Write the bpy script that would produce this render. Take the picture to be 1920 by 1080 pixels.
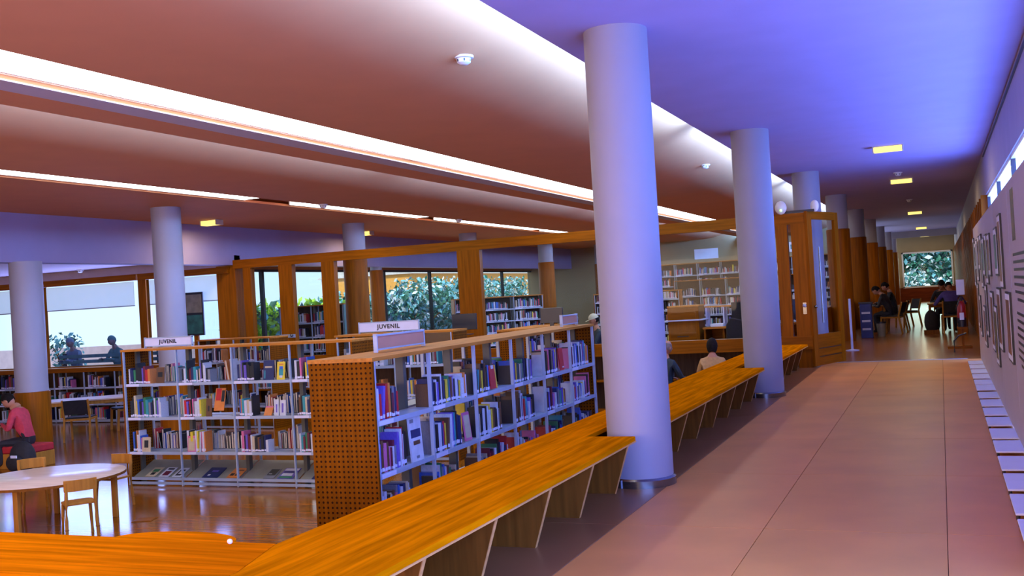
import bpy, bmesh, math, random
from mathutils import Vector, Matrix
random.seed(7)
for o in list(bpy.data.objects): bpy.data.objects.remove(o)
scene = bpy.context.scene
COL = scene.collection
rad = math.radians

# ------------------------------------------------------------------ camera
YAW, PITCH, ROLL, FPX = rad(22.458), rad(0.582), rad(3.390), 1943.5
fw = Vector((-math.sin(YAW)*math.cos(PITCH), math.cos(YAW)*math.cos(PITCH), math.sin(PITCH)))
r0 = Vector((math.cos(YAW), math.sin(YAW), 0)); u0 = r0.cross(fw)
rt = r0*math.cos(ROLL) - u0*math.sin(ROLL); up = r0*math.sin(ROLL) + u0*math.cos(ROLL)
cd = bpy.data.cameras.new('camera'); cd.sensor_width = 36; cd.lens = FPX/1920*36
cd.clip_start = .05; cd.clip_end = 300
cam = bpy.data.objects.new('camera', cd); COL.objects.link(cam)
cam.matrix_world = Matrix(((rt.x, up.x, -fw.x, 0), (rt.y, up.y, -fw.y, 0), (rt.z, up.z, -fw.z, 1.5), (0, 0, 0, 1)))
scene.camera = cam

# ------------------------------------------------------------------ view, world, daylight
scene.view_settings.view_transform = 'Standard'; scene.view_settings.look = 'None'
scene.view_settings.gamma = 1; scene.view_settings.use_curve_mapping = False
scene.view_settings.exposure = 0.25
SKY = (0.62, 0.80, 1.0); SKY_STRENGTH = 1.3
w = bpy.data.worlds.new('world'); scene.world = w; w.use_nodes = True
bgn = w.node_tree.nodes['Background']; bgn.inputs[0].default_value = (*SKY, 1); bgn.inputs[1].default_value = SKY_STRENGTH
DAY = (0.13, 0.27, 1.0)          # cool daylight through the corridor windows
DAY_PANE = 12.5                   # brightness of the backlit corridor panes
TROUGH = (0.86, 0.93, 1.0)       # ceiling strip lamps
TROUGH_E = 6.0
COVE = (0.16, 0.38, 1.0); COVE_W = 280.0
sl = bpy.data.lights.new('sun', 'SUN'); sl.energy = 4.0; sl.angle = rad(3); sl.color = (1.0, .96, .88)
so_ = bpy.data.objects.new('sun', sl); COL.objects.link(so_)
so_.rotation_euler = Vector((-.28, .62, -.73)).to_track_quat('-Z', 'Y').to_euler()
def area(name, loc, rot, sx, sy, col, watts):
    l = bpy.data.lights.new(name, 'AREA'); l.shape = 'RECTANGLE'; l.size = sx; l.size_y = sy
    l.color = col; l.energy = watts
    o = bpy.data.objects.new(name, l); COL.objects.link(o); o.location = loc; o.rotation_euler = rot
    return o
# daylight standing outside the tall windows of the alcove and of the far reading room
area('daylight_alcove', (-18.0, 18.53, 1.7), (rad(-90), 0, 0), 6.6, 1.7, (0.22, 0.32, 1.0), 260)
area('daylight_garden', (-15.8, 29, 1.7), (0, rad(-90), 0), 1.8, 14, (0.75, 0.9, 1.0), 90)
area('daylight_end', (-.63, 60.85, 1.75), (rad(-90), 0, 0), 2.4, 1.8, (.70, 1.0, .85), 45)
area('warm_fill_behind', (-7.0, -5.6, 1.6), (rad(90), 0, 0), 11, 2.2, (1.0, 0.62, 0.34), 760)  # warm fill light added behind the camera; no window is seen there

# ------------------------------------------------------------------ materials
MATS = {}
def mat(name, col, rough=.6, var=.12, scale=6, bump=0, metal=0, emit=None, estr=0, stretch=None, spec=.5, coat=0):
    if name in MATS: return MATS[name]
    m = bpy.data.materials.new(name); m.use_nodes = True; MATS[name] = m
    nt = m.node_tree; b = nt.nodes['Principled BSDF']
    b.inputs['Roughness'].default_value = rough; b.inputs['Metallic'].default_value = metal
    b.inputs['Specular IOR Level'].default_value = spec
    if coat: b.inputs['Coat Weight'].default_value = coat; b.inputs['Coat Roughness'].default_value = .12
    tc = nt.nodes.new('ShaderNodeTexCoord'); mp = nt.nodes.new('ShaderNodeMapping')
    nt.links.new(tc.outputs['Object'], mp.inputs[0])
    if stretch: mp.inputs['Scale'].default_value = stretch
    n = nt.nodes.new('ShaderNodeTexNoise'); n.inputs['Scale'].default_value = scale; n.inputs['Detail'].default_value = 5
    nt.links.new(mp.outputs[0], n.inputs[0])
    r = nt.nodes.new('ShaderNodeValToRGB')
    c0 = [max(0, c*(1-var)) for c in col]; c1 = [min(1, c*(1+var)) for c in col]
    r.color_ramp.elements[0].position = .3; r.color_ramp.elements[1].position = .7
    r.color_ramp.elements[0].color = (*c0, 1); r.color_ramp.elements[1].color = (*c1, 1)
    nt.links.new(n.outputs[0], r.inputs[0]); nt.links.new(r.outputs[0], b.inputs['Base Color'])
    if bump:
        bp = nt.nodes.new('ShaderNodeBump'); bp.inputs['Strength'].default_value = bump; bp.inputs['Distance'].default_value = .01
        nt.links.new(n.outputs[0], bp.inputs['Height']); nt.links.new(bp.outputs[0], b.inputs['Normal'])
    if emit:
        b.inputs['Emission Color'].default_value = (*emit, 1); b.inputs['Emission Strength'].default_value = estr
    return m
def wood(name, col, axis='y', rough=.4, var=.35, coat=0, scale=3.0, spec=.08):
    st = {'x': (.5, 9, 9), 'y': (9, .5, 9), 'z': (9, 9, .5)}[axis]
    return mat(name, col, rough, var, scale, .05, stretch=st, coat=coat, spec=spec)
def glass(name, tint=(.93, .97, 1), refl=.10):
    if name in MATS: return MATS[name]
    m = bpy.data.materials.new(name); m.use_nodes = True; MATS[name] = m
    nt = m.node_tree; nt.nodes.clear()
    o = nt.nodes.new('ShaderNodeOutputMaterial'); mx = nt.nodes.new('ShaderNodeMixShader')
    t = nt.nodes.new('ShaderNodeBsdfTransparent'); g = nt.nodes.new('ShaderNodeBsdfGlossy')
    lw = nt.nodes.new('ShaderNodeLayerWeight'); lw.inputs[0].default_value = .25
    t.inputs[0].default_value = (*tint, 1); g.inputs['Roughness'].default_value = .02
    mm = nt.nodes.new('ShaderNodeMath'); mm.operation = 'MULTIPLY_ADD'; mm.inputs[1].default_value = .12; mm.inputs[2].default_value = refl*.02
    nt.links.new(lw.outputs['Fresnel'], mm.inputs[0]); nt.links.new(mm.outputs[0], mx.inputs[0])
    nt.links.new(t.outputs[0], mx.inputs[1]); nt.links.new(g.outputs[0], mx.inputs[2]); nt.links.new(mx.outputs[0], o.inputs[0])
    return m
def emis(name, col, s, base=(.8, .8, .8)):
    return mat(name, base, .5, .02, emit=col, estr=s)

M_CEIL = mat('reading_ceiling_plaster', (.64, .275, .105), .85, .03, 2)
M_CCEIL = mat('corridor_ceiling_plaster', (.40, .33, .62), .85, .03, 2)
M_PLAST = mat('column_plaster', (.31, .285, .33), .55, .03, 3)
M_BEAM = mat('beam_plaster', (.30, .24, .38), .8, .04, 2)
M_WALL = mat('wall_plaster', (.40, .36, .42), .8, .04, 2)
M_BEIGE = mat('far_wall_plaster', (.34, .25, .12), .8, .05, 2)
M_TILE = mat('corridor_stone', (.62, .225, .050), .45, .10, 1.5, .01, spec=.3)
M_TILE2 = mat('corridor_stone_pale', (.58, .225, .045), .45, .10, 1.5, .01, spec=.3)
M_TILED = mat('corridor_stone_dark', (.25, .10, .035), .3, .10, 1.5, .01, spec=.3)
M_GROUT = mat('floor_joint', (.30, .13, .05), .8)
M_PARQ = wood('parquet', (.27, .078, .002), 'x', .13, .35, spec=.16)
M_PARQ2 = wood('corridor_parquet', (.30, .10, .020), 'x', .25, .3, spec=.4)
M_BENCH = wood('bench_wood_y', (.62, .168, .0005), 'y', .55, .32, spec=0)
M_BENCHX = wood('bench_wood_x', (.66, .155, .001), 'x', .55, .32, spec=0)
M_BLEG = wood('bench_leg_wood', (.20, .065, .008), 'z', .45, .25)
M_EDGE = wood('bench_edge_wood', (.62, .30, .09), 'y', .4, .2)
M_WOOD = wood('frame_wood', (.25, .068, .001), 'z', .40, .25)
M_WOODX = wood('frame_wood_x', (.25, .068, .001), 'x', .40, .25)
M_WOODY = wood('frame_wood_y', (.25, .068, .001), 'y', .40, .25)
M_CLAD = wood('column_cladding', (.26, .073, .0015), 'z', .42, .25)
M_LIGHTW = wood('birch', (.40, .165, .025), 'z', .4, .2)
M_TABLE = wood('birch_top', (.62, .45, .36), 'x', .22, .12)
M_TOPB = wood('shelf_top_wood', (.46, .165, .025), 'x', .5, .25, spec=.05)
M_STEEL = mat('shelf_steel', (.34, .38, .46), .4, .05, 8)
M_GSTEEL = mat('grey_post', (.10, .095, .07), .45, .1)
M_DARKIN = wood('shelf_back', (.06, .03, .015), 'z', .6, .3)
M_TRAY = mat('display_tray', (.23, .22, .17), .4, .15, 3)
M_LABEL = mat('label_white', (.62, .60, .72), .5, .05)
M_BLACK = mat('black_plastic', (.012, .011, .016), .4, .2)
M_BLACKF = mat('black_fabric', (.012, .009, .012), .8, .3, 20, .2)
M_CHROME = mat('steel_ring', (.20, .19, .18), .2, .1, metal=.9)
M_LAMP = emis('lamp_glass', (1.0, .74, .16), 1.5, (.25, .2, .05))
M_LAMPB = mat('lamp_body', (.55, .48, .35), .5)
M_WHITE = mat('white_plastic', (.72, .70, .66), .45, .04)
M_PAPER = mat('paper', (.75, .73, .78), .7, .04)
M_PAGES = mat('book_pages', (.62, .55, .42), .8, .1, 30)
M_PANELB = mat('display_board', (.44, .36, .37), .6, .03, 2)
M_PLATE = mat('foot_plate_white', (.70, .75, .90), .4, .03)
M_GLASS = glass('window_glass')
M_PGLASS = glass('partition_glass', (.95, .97, .97), .12)
M_TROUGH = emis('strip_diffuser', TROUGH, TROUGH_E)
M_DAYPANE = emis('backlit_pane', DAY, DAY_PANE)
M_BLIND = mat('roller_blind', (.60, .76, .86), .8, .04, 3, emit=(.45, .66, .85), estr=.45)  # emission stands in for daylight coming through the blind cloth
M_SKIN = mat('skin', (.45, .18, .10), .5, .08, 10)
M_HAIR = mat('dark_hair', (.010, .006, .005), .8, .4, 30, .3, spec=.15)
M_RED = mat('red_fabric', (.42, .012, .02), .8, .15, 12, .1)
M_EXT = mat('extinguisher_red', (.35, .01, .015), .3, .1)

def perf_mat():
    m = wood('perforated_wood', (.19, .050, .001), 'z', .5, .2, spec=.04); nt = m.node_tree
    b = nt.nodes['Principled BSDF']; src = b.inputs['Base Color'].links[0].from_socket
    tc = nt.nodes.new('ShaderNodeTexCoord'); sp = nt.nodes.new('ShaderNodeSeparateXYZ'); nt.links.new(tc.outputs['Object'], sp.inputs[0])
    def cell(sock):
        a = nt.nodes.new('ShaderNodeMath'); a.operation = 'MULTIPLY'; a.inputs[1].default_value = 1/.038; nt.links.new(sock, a.inputs[0])
        f = nt.nodes.new('ShaderNodeMath'); f.operation = 'FRACT'; nt.links.new(a.outputs[0], f.inputs[0])
        s = nt.nodes.new('ShaderNodeMath'); s.operation = 'SUBTRACT'; s.inputs[1].default_value = .5; nt.links.new(f.outputs[0], s.inputs[0])
        p = nt.nodes.new('ShaderNodeMath'); p.operation = 'POWER'; p.inputs[1].default_value = 2; nt.links.new(s.outputs[0], p.inputs[0])
        return p
    # holes run over the panel's own depth (object Y) and height (object Z)
    ad = nt.nodes.new('ShaderNodeMath'); ad.operation = 'ADD'
    nt.links.new(cell(sp.outputs['Y']).outputs[0], ad.inputs[0]); nt.links.new(cell(sp.outputs['Z']).outputs[0], ad.inputs[1])
    lt = nt.nodes.new('ShaderNodeMath'); lt.operation = 'LESS_THAN'; lt.inputs[1].default_value = .055; nt.links.new(ad.outputs[0], lt.inputs[0])
    mx = nt.nodes.new('ShaderNodeMixRGB'); nt.links.new(lt.outputs[0], mx.inputs[0]); nt.links.new(src, mx.inputs[1])
    mx.inputs[2].default_value = (.03, .008, .002, 1); nt.links.new(mx.outputs[0], b.inputs['Base Color'])
    return m
M_PERF = perf_mat()

# ------------------------------------------------------------------ mesh helpers
class MB:
    def __init__(s): s.v = []; s.f = []; s.mi = []; s.cur = 0
    def add(s, vs, fs):
        n = len(s.v); s.v += [tuple(v) for v in vs]
        for f in fs: s.f.append([n+i for i in f]); s.mi.append(s.cur)
        return s
    def box(s, x0, x1, y0, y1, z0, z1):
        vs = [(x, y, z) for z in (z0, z1) for y in (y0, y1) for x in (x0, x1)]
        return s.add(vs, [(0, 2, 3, 1), (4, 5, 7, 6), (0, 1, 5, 4), (2, 6, 7, 3), (0, 4, 6, 2), (1, 3, 7, 5)])
    def hexa(s, a, b):                      # two quads, bottom ring a, top ring b
        return s.add(list(a)+list(b), [(3, 2, 1, 0), (4, 5, 6, 7), (0, 1, 5, 4), (1, 2, 6, 5), (2, 3, 7, 6), (3, 0, 4, 7)])
    def prism(s, poly, lo, hi, axis='z'):   # polygon extruded along an axis
        n = len(poly)
        def P(p, t): return {'z': (p[0], p[1], t), 'y': (p[0], t, p[1]), 'x': (t, p[0], p[1])}[axis]
        vs = [P(p, lo) for p in poly] + [P(p, hi) for p in poly]
        return s.add(vs, [list(range(n))[::-1], list(range(n, 2*n))] + [(i, (i+1) % n, n+(i+1) % n, n+i) for i in range(n)])
    def lathe(s, prof, c=(0, 0), n=24, cap=True):   # profile [(r,z)]
        vs = []; m = len(prof)
        for r, z in prof:
            for k in range(n):
                a = 2*math.pi*k/n; vs.append((c[0]+r*math.cos(a), c[1]+r*math.sin(a), z))
        fs = [(i*n+k, i*n+(k+1) % n, (i+1)*n+(k+1) % n, (i+1)*n+k) for i in range(m-1) for k in range(n)]
        if cap: fs += [list(range(n))[::-1], [(m-1)*n+k for k in range(n)]]
        return s.add(vs, fs)
    def tube(s, pts, r, n=8):
        pts = [Vector(p) for p in pts]; rs = r if isinstance(r, (list, tuple)) else [r]*len(pts)
        vs = []; 
        for i, p in enumerate(pts):
            d = (pts[min(i+1, len(pts)-1)] - pts[max(i-1, 0)]).normalized()
            a = d.cross(Vector((0, 0, 1)));
            if a.length < .05: a = d.cross(Vector((1, 0, 0)))
            a.normalize(); b = d.cross(a)
            for k in range(n):
                t = 2*math.pi*k/n; vs.append(p + (a*math.cos(t)+b*math.sin(t))*rs[i])
        m = len(pts)
        fs = [(i*n+k, i*n+(k+1) % n, (i+1)*n+(k+1) % n, (i+1)*n+k) for i in range(m-1) for k in range(n)]
        fs += [list(range(n))[::-1], [(m-1)*n+k for k in range(n)]]
        return s.add(vs, fs)
    def beam(s, a, b, w, h, upv=(0, 0, 1)):  # square bar from a to b
        a = Vector(a); b = Vector(b); d = (b-a).normalized(); u = Vector(upv)
        x = d.cross(u); x = x.normalized() if x.length > 1e-4 else Vector((1, 0, 0)); y = x.cross(d)
        q = lambda p: [p-x*w/2-y*h/2, p+x*w/2-y*h/2, p+x*w/2+y*h/2, p-x*w/2+y*h/2]
        return s.hexa(q(a), q(b))
    def ball(s, c, r, n=12, m=8, sc=(1, 1, 1)):
        vs = [(c[0], c[1], c[2]-r*sc[2])]
        for i in range(1, m):
            p = math.pi*i/m
            for k in range(n):
                t = 2*math.pi*k/n
                vs.append((c[0]+r*sc[0]*math.sin(p)*math.cos(t), c[1]+r*sc[1]*math.sin(p)*math.sin(t), c[2]-r*sc[2]*math.cos(p)))
        vs.append((c[0], c[1], c[2]+r*sc[2])); L = len(vs)-1
        fs = [(0, 1+(k+1) % n, 1+k) for k in range(n)]
        fs += [(1+i*n+k, 1+i*n+(k+1) % n, 1+(i+1)*n+(k+1) % n, 1+(i+1)*n+k) for i in range(m-2) for k in range(n)]
        fs += [(L, 1+(m-2)*n+k, 1+(m-2)*n+(k+1) % n) for k in range(n)]
        return s.add(vs, fs)
    def build(s, name, mats, parent=None, off=(0, 0, 0), smooth=False, bevel=0):
        me = bpy.data.meshes.new(name)
        me.from_pydata([(v[0]-off[0], v[1]-off[1], v[2]-off[2]) for v in s.v], [], s.f)
        for m in (mats if isinstance(mats, (list, tuple)) else [mats]): me.materials.append(m)
        for p, i in zip(me.polygons, s.mi): p.material_index = i
        bm = bmesh.new(); bm.from_mesh(me); bmesh.ops.recalc_face_normals(bm, faces=bm.faces)
        if bevel: bmesh.ops.bevel(bm, geom=[e for e in bm.edges], offset=bevel, segments=1, affect='EDGES', clamp_overlap=True)
        bm.to_mesh(me); bm.free()
        if smooth:
            for p in me.polygons: p.use_smooth = True
            try: me.set_sharp_from_angle(angle=rad(40))
            except Exception: pass
        o = bpy.data.objects.new(name, me); COL.objects.link(o)
        if parent: o.parent = parent
        else: o.location = off
        return o
def tag(o, label=None, cat=None, group=None, kind=None):
    if label: o['label'] = label
    if cat: o['category'] = cat
    if group: o['group'] = group
    if kind: o['kind'] = kind
    return o
def empty(name, loc, rz=0, label=None, cat=None, group=None, kind=None):
    o = bpy.data.objects.new(name, None); COL.objects.link(o); o.location = loc; o.rotation_euler = (0, 0, rz)
    o.empty_display_size = .1
    return tag(o, label, cat, group, kind)
def copy_tree(o, parent=None):
    c = o.copy(); COL.objects.link(c)
    if parent: c.parent = parent
    for ch in list(o.children): copy_tree(ch, c)
    return c
def struct(name, mb, m, **k):
    return tag(mb.build(name, m, **k), kind='structure')
B = lambda *a: MB().box(*a)
ORD = ['first', 'second', 'third', 'fourth', 'fifth', 'sixth', 'seventh', 'eighth', 'ninth', 'tenth', 'eleventh', 'twelfth', 'thirteenth', 'fourteenth', 'fifteenth',
       'sixteenth', 'seventeenth', 'eighteenth', 'nineteenth', 'twentieth', 'twenty-first', 'twenty-second', 'twenty-third', 'twenty-fourth', 'twenty-fifth', 'twenty-sixth', 'twenty-seventh', 'twenty-eighth', 'twenty-ninth', 'thirtieth']

# ------------------------------------------------------------------ setting: floors
ZF = -.75
fl = struct('floor', B(-2.72, .8, -6, 19.5, -.2, -.012).box(-16, -2.72, -6, 3.95, -.2, -.012), M_GROUT)
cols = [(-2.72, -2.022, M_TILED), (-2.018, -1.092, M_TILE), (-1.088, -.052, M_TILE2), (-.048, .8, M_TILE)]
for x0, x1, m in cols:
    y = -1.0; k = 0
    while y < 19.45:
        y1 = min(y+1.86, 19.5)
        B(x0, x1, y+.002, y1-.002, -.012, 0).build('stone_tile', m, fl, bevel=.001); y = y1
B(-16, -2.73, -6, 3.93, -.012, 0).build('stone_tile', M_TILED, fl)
B(-2.72, .8, -6, -1.0, -.012, 0).build('stone_tile', M_TILE, fl)
struct('floor_parquet', B(-2.72, .8, 19.5, 61, -.2, 0), M_PARQ2)
struct('floor_reading_room', B(-24, -2.72, 3.95, 41, -.95, ZF), M_PARQ)
struct('wall_step', B(-2.78, -2.72, 3.95, 61, ZF, -.2).box(-16, -2.72, 3.95, 4.0, ZF, -.2), M_BLEG)
struct('trim_1', B(-2.3, .35, 19.47, 19.53, 0, .006), M_STEEL)

# ------------------------------------------------------------------ setting: ceilings
ZC, ZR = 3.55, 3.40
struct('ceiling_corridor', B(-2.8, .95, -6, 61, ZC, ZC+.04), M_CCEIL)
def curve_slab(name, xr, xl, z0, z1, wc, y0, y1):
    # underside: starts high at xr, sweeps down to z1 within wc, runs flat to xl
    N = 12; pr = []
    for i in range(N+1):
        t = i/N; pr.append((xr - wc*t, z1 + (z0-z1)*(1-t)**2))
    pr += [(xl, z1), (xl, z1+.405), (xr, z1+.405)]
    return struct(name, MB().prism(pr, y0, y1, 'y'), M_CEIL, smooth=True)
Y0, Y1 = -6, 41
curve_slab('ceiling_1', -2.98, -5.82, ZC+.24, ZR, 1.65, Y0, Y1)
struct('ceiling_2', B(-7.26, -6.50, Y0, Y1, ZR, ZR+.035), M_CEIL)
struct('light_spill_strip', MB().prism([(-6.49, ZR-.001), (-6.80, ZR-.001), (-6.80, ZR-.006), (-6.49, ZR-.014)], Y0, Y1, 'y'), mat('trough_spill_tint', (.50, .48, .58), .7, .03))  # lilac strip added to paint the light spilling from the trough
curve_slab('ceiling_3', -7.42, -10.29, ZC+.16, ZR, 1.3, Y0, Y1)
struct('ceiling_4', B(-14.2, -10.9, Y0, Y1, ZR+.02, ZR+.06), M_CEIL)
struct('ceiling_5', B(-16.2, .95, -6.3, 61.3, ZC+.26, ZC+.30).box(-24.1, -16.2, -6.3, 18.8, ZC+.26, ZC+.30), M_CEIL)         # slab above the troughs
struct('ceiling_alcove', B(-24, -14.5, Y0, 18.7, 2.75, 2.8), mat('alcove_ceiling', (.60, .42, .40), .8, .03))
struct('beam_left', B(-14.5, -14.2, Y0, 41, 2.59, ZC+.3), M_BEAM)
# lamps hidden in the coves light the swept edges of the ceiling
def cove(name, x, z, tilt, w_):
    for k, yc in enumerate((0, 9.5, 19, 28.5, 37)):
        area(name, (x, yc, z), (0, rad(tilt), 0), .07, 9.0, COVE, w_)
cove('cove_lamp_corridor', -2.84, ZC+.06, 93, COVE_W)
cove('cove_lamp_hall', -7.22, ZR+.09, 93, COVE_W*.6)
# strip lights
def strip(x0, x1, z, segs, label, group):
    for i, (a, b) in enumerate(segs):
        t = empty('strip_light', ((x0+x1)/2, (a+b)/2, z), 0, label % ORD[i], 'ceiling light', group)
        B(x0+.02, x1-.02, a, b, z, z+.02).build('diffuser', M_TROUGH, t, off=t.location)
        B(x0, x0+.02, a, b, z-.01, z+.1).build('side_rail', M_WHITE, t, off=t.location)
        B(x1-.02, x1, a, b, z-.01, z+.1).build('side_rail', M_WHITE, t, off=t.location)
strip(-6.48, -5.84, ZR+.05, [(-5.5+4.6*k, -.92+4.6*k) for k in range(10)], 'broad white ceiling strip light nearest the columns, %s length from the viewer', 'broad ceiling strip lights')
strip(-10.86, -10.31, ZR+.05, [(-2, 7.2), (7.22, 14.6), (15.9, 20.9), (21.7, 28), (28.6, 34), (34.6, 39.5)], 'narrow white ceiling strip light toward the left wall, %s length from the viewer', 'narrow ceiling strip lights')

# ------------------------------------------------------------------ setting: right wall with windows
wr = struct('wall_right', B(.80, .95, -6, 19.6, 2.80, ZC).box(.80, .95, -6, 19.6, 0, .30), M_WALL)
yy = -6.0; i = 1
while yy < 19.5:
    y1 = min(yy+3.2, 19.6)
    wdw = empty('window_%d' % i, (.85, (yy+y1)/2, .3), 0, 'tall backlit corridor window, %s from the viewer' % ORD[i-1], None, None, 'structure')
    B(.87, .89, yy+.03, y1-.03, .33, 2.77).build('pane', M_DAYPANE, wdw, off=wdw.location)
    B(.82, .90, yy, yy+.05, .30, 2.80).box(.82, .90, y1-.05, y1, .3, 2.8).build('mullion', M_BLACK, wdw, off=wdw.location)
    B(.82, .90, yy, y1, .30, .34).box(.82, .90, yy, y1, 2.76, 2.80).build('frame_rail', M_WHITE, wdw, off=wdw.location)
    yy = y1; i += 1
struct('trim_2', B(.775, .80, -6, 19.6, ZC-.10, ZC-.085), M_BLACK)
wf = struct('wall_far_right', B(.80, .95, 19.6, 61, 2.8, ZC).box(.84, .95, 19.6, 61, 0, 2.8), M_WALL)
for k in range(46):
    y = 19.65+.9*k
    B(.72, .84, y, y+.14, 0, 2.8).build('batten', M_WOOD, wf)
B(.78, .84, 19.6, 61, 0, .9).build('dado_panel', M_WOODY, wf)
struct('wall_back', B(-16.2, .95, -6.3, -6.2, -.2, .5).box(-16.2, .95, -6.3, -6.2, 2.9, ZC+.3), M_WALL)
# corridor end wall
we = struct('wall_end', B(-2.8, -1.88, 61, 61.2, 0, ZC).box(.62, .95, 61, 61.2, 0, ZC).box(-1.88, .62, 61, 61.2, 2.70, ZC).box(-1.88, .62, 61, 61.2, 0, .82), M_BEIGE)
B(-2.8, .8, 60.95, 61, 0, .80).build('wood_dado', wood('dado_red', (.14, .03, .008), 'x'), we)
we2 = empty('window_20', (-.63, 61.1, .85), 0, 'garden window at the far end of the corridor', None, None, 'structure')
B(-1.88, .62, 61.08, 61.1, .84, 2.70).build('pane', M_GLASS, we2, off=we2.location)
B(-1.92, -1.84, 60.93, 61.06, .80, 2.74).box(.58, .66, 60.93, 61.06, .80, 2.74).box(-1.92, .66, 60.93, 61.06, .78, .86).box(-1.92, .66, 60.93, 61.06, 2.66, 2.74).build('frame', M_WHITE, we2, off=we2.location)
struct('wall_lintel_end', B(-2.8, .95, 52, 52.1, 3.25, ZC), M_WALL)

# ------------------------------------------------------------------ setting: far walls of the hall
fwall = struct('wall_far', B(-16.2, -2.8, 41, 41.2, -.95, ZC+.3), M_BEIGE)
wl = struct('wall_left', B(-16.2, -16, 18.7, 41, ZF, .50).box(-16.2, -16, 18.7, 41, 2.62, ZC+.3), mat('garden_wall_wood', (.40, .15, .03), .6, .1))
for k in range(7):
    y0 = 18.9+3.15*k; y1 = y0+3.15
    wd = empty('window_%d' % (21+k), (-16.05, (y0+y1)/2, .62), 0, 'garden window of the far hall, %s from the glazed partition' % ORD[k], None, None, 'structure')
    B(-16.06, -16.04, y0+.08, y1-.08, .54, 2.58).build('pane', M_GLASS, wd, off=wd.location)
    B(-16.1, -16.0, y0, y0+.09, .50, 2.62).build('mullion', M_BLACK, wd, off=wd.location)
    B(-16.1, -16.0, y0, y1, .50, .56).box(-16.1, -16.0, y0, y1, 2.56, 2.62).build('frame_rail', M_BLACK, wd, off=wd.location)
struct('wall_parapet', B(-2.62, -2.5, 20.6, 61, -.2, .85), M_CLAD)

# ------------------------------------------------------------------ columns
def column(loc, zb, zt, clad=None, label='', ring=True, r=.25):
    t = empty('round_column', (loc[0], loc[1], zb), 0, label, 'column', 'round columns')
    zc = clad if clad else zb
    MB().lathe([(r, zc), (r, zt)], loc, 40).build('shaft', M_PLAST, t, off=t.location, smooth=True)
    if clad: MB().lathe([(r+.025, zb), (r+.025, clad-.01), (r+.01, clad)], loc, 40).build('wood_cladding', M_CLAD, t, off=t.location, smooth=True)
    if ring and not clad:
        MB().lathe([(r+.02, zb), (r+.02, zb+.055), (r+.004, zb+.07)], loc, 40).build('base_ring', M_CHROME, t, off=t.location, smooth=True)
        a = -1.9
        MB().beam((loc[0]+math.cos(a)*(r+.02), loc[1]+math.sin(a)*(r+.02), zb+.002), (loc[0]+math.cos(a)*(r+.02), loc[1]+math.sin(a)*(r+.02), zb+.062), .012, .01, (0, 1, 0)).build('ring_clasp', M_STEEL, t, off=t.location)
CN = ['nearest round white column standing in a notch of the wooden bench', 'second round white column from the viewer along the bench',
      'round white column rising behind the open glazed door']
for k in range(9):
    y = 7.87+6.2*k
    if k < 3: column((-2.25, y), 0, ZC+.01, None, CN[k])
    else: column((-2.25, y), 0, ZC+.01, 2.72, 'wood-clad round column of the far corridor, %s beyond the door' % ORD[k-3])
column((-12.3, 14.3), ZF, ZR+.03, .42, 'white round column with low wood cladding behind the white bookcase')
for k, y in enumerate((20.5, 26.7, 32.9, 39.1)):
    column((-12.3, y), ZF, ZR+.03, 2.66, 'tall wood-clad column behind the glazed partition, %s from it' % ORD[k])
column((-14.2, 13.0), ZF, 2.60, .42, 'white round column under the long beam at the left, low wood cladding', r=.26)
for k, y in enumerate((25, 31)):
    column((-14.35, y), ZF, 2.60, 2.5, 'slim wood-clad column under the far beam, %s beyond the partition' % ORD[k], r=.16)

# ------------------------------------------------------------------ benches
def bench(loc, y0, y1, label, ynotch=None, ystart=None, legs=()):
    t = empty('wooden_bench', (-2.55, (y0+y1)/2, 0), 0, label, 'bench', 'long wooden benches'); o = t.location
    poly = [(-2.94, y0 if ystart is None else ystart), (-2.94, y1)]
    if ynotch: poly += [(-2.56, y1), (-2.56, ynotch), (-2.17, ynotch)]
    else: poly += [(-2.17, y1)]
    poly += [(-2.17, y0)] if ystart is None else [(-2.17, loc), (-2.77, loc), (-2.80, 3.572)]
    MB().prism(poly[::-1], .385, .42).build('seat_board', M_BENCH, t, off=o, bevel=.002)
    B(-2.185, -2.165, y0 if ystart is None else loc, ynotch or y1, .378, .388).build('front_edge', M_EDGE, t, off=o)
    for y in legs:
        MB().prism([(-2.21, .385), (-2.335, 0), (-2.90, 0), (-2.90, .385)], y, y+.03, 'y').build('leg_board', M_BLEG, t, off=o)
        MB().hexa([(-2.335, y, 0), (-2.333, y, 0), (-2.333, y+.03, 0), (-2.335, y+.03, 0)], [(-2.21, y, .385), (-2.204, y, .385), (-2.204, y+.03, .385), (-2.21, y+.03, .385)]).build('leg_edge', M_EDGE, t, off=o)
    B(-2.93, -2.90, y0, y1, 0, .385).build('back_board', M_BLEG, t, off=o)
    return t
bench(2.9, 3.95, 8.25, 'nearest long wooden bench running up to the first column', 7.48, 4.045, [4.13, 4.95, 5.77, 6.59, 7.42])
bench(None, 8.27, 14.5, 'long wooden bench between the first and the second column', 13.6, None, [8.6, 9.4, 10.2, 11.0, 11.82, 12.63, 13.43])
bench(None, 14.52, 18.35, 'far wooden bench between the second column and the glazed door', None, None, [14.8, 15.6, 16.4, 17.2, 18.0])
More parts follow.
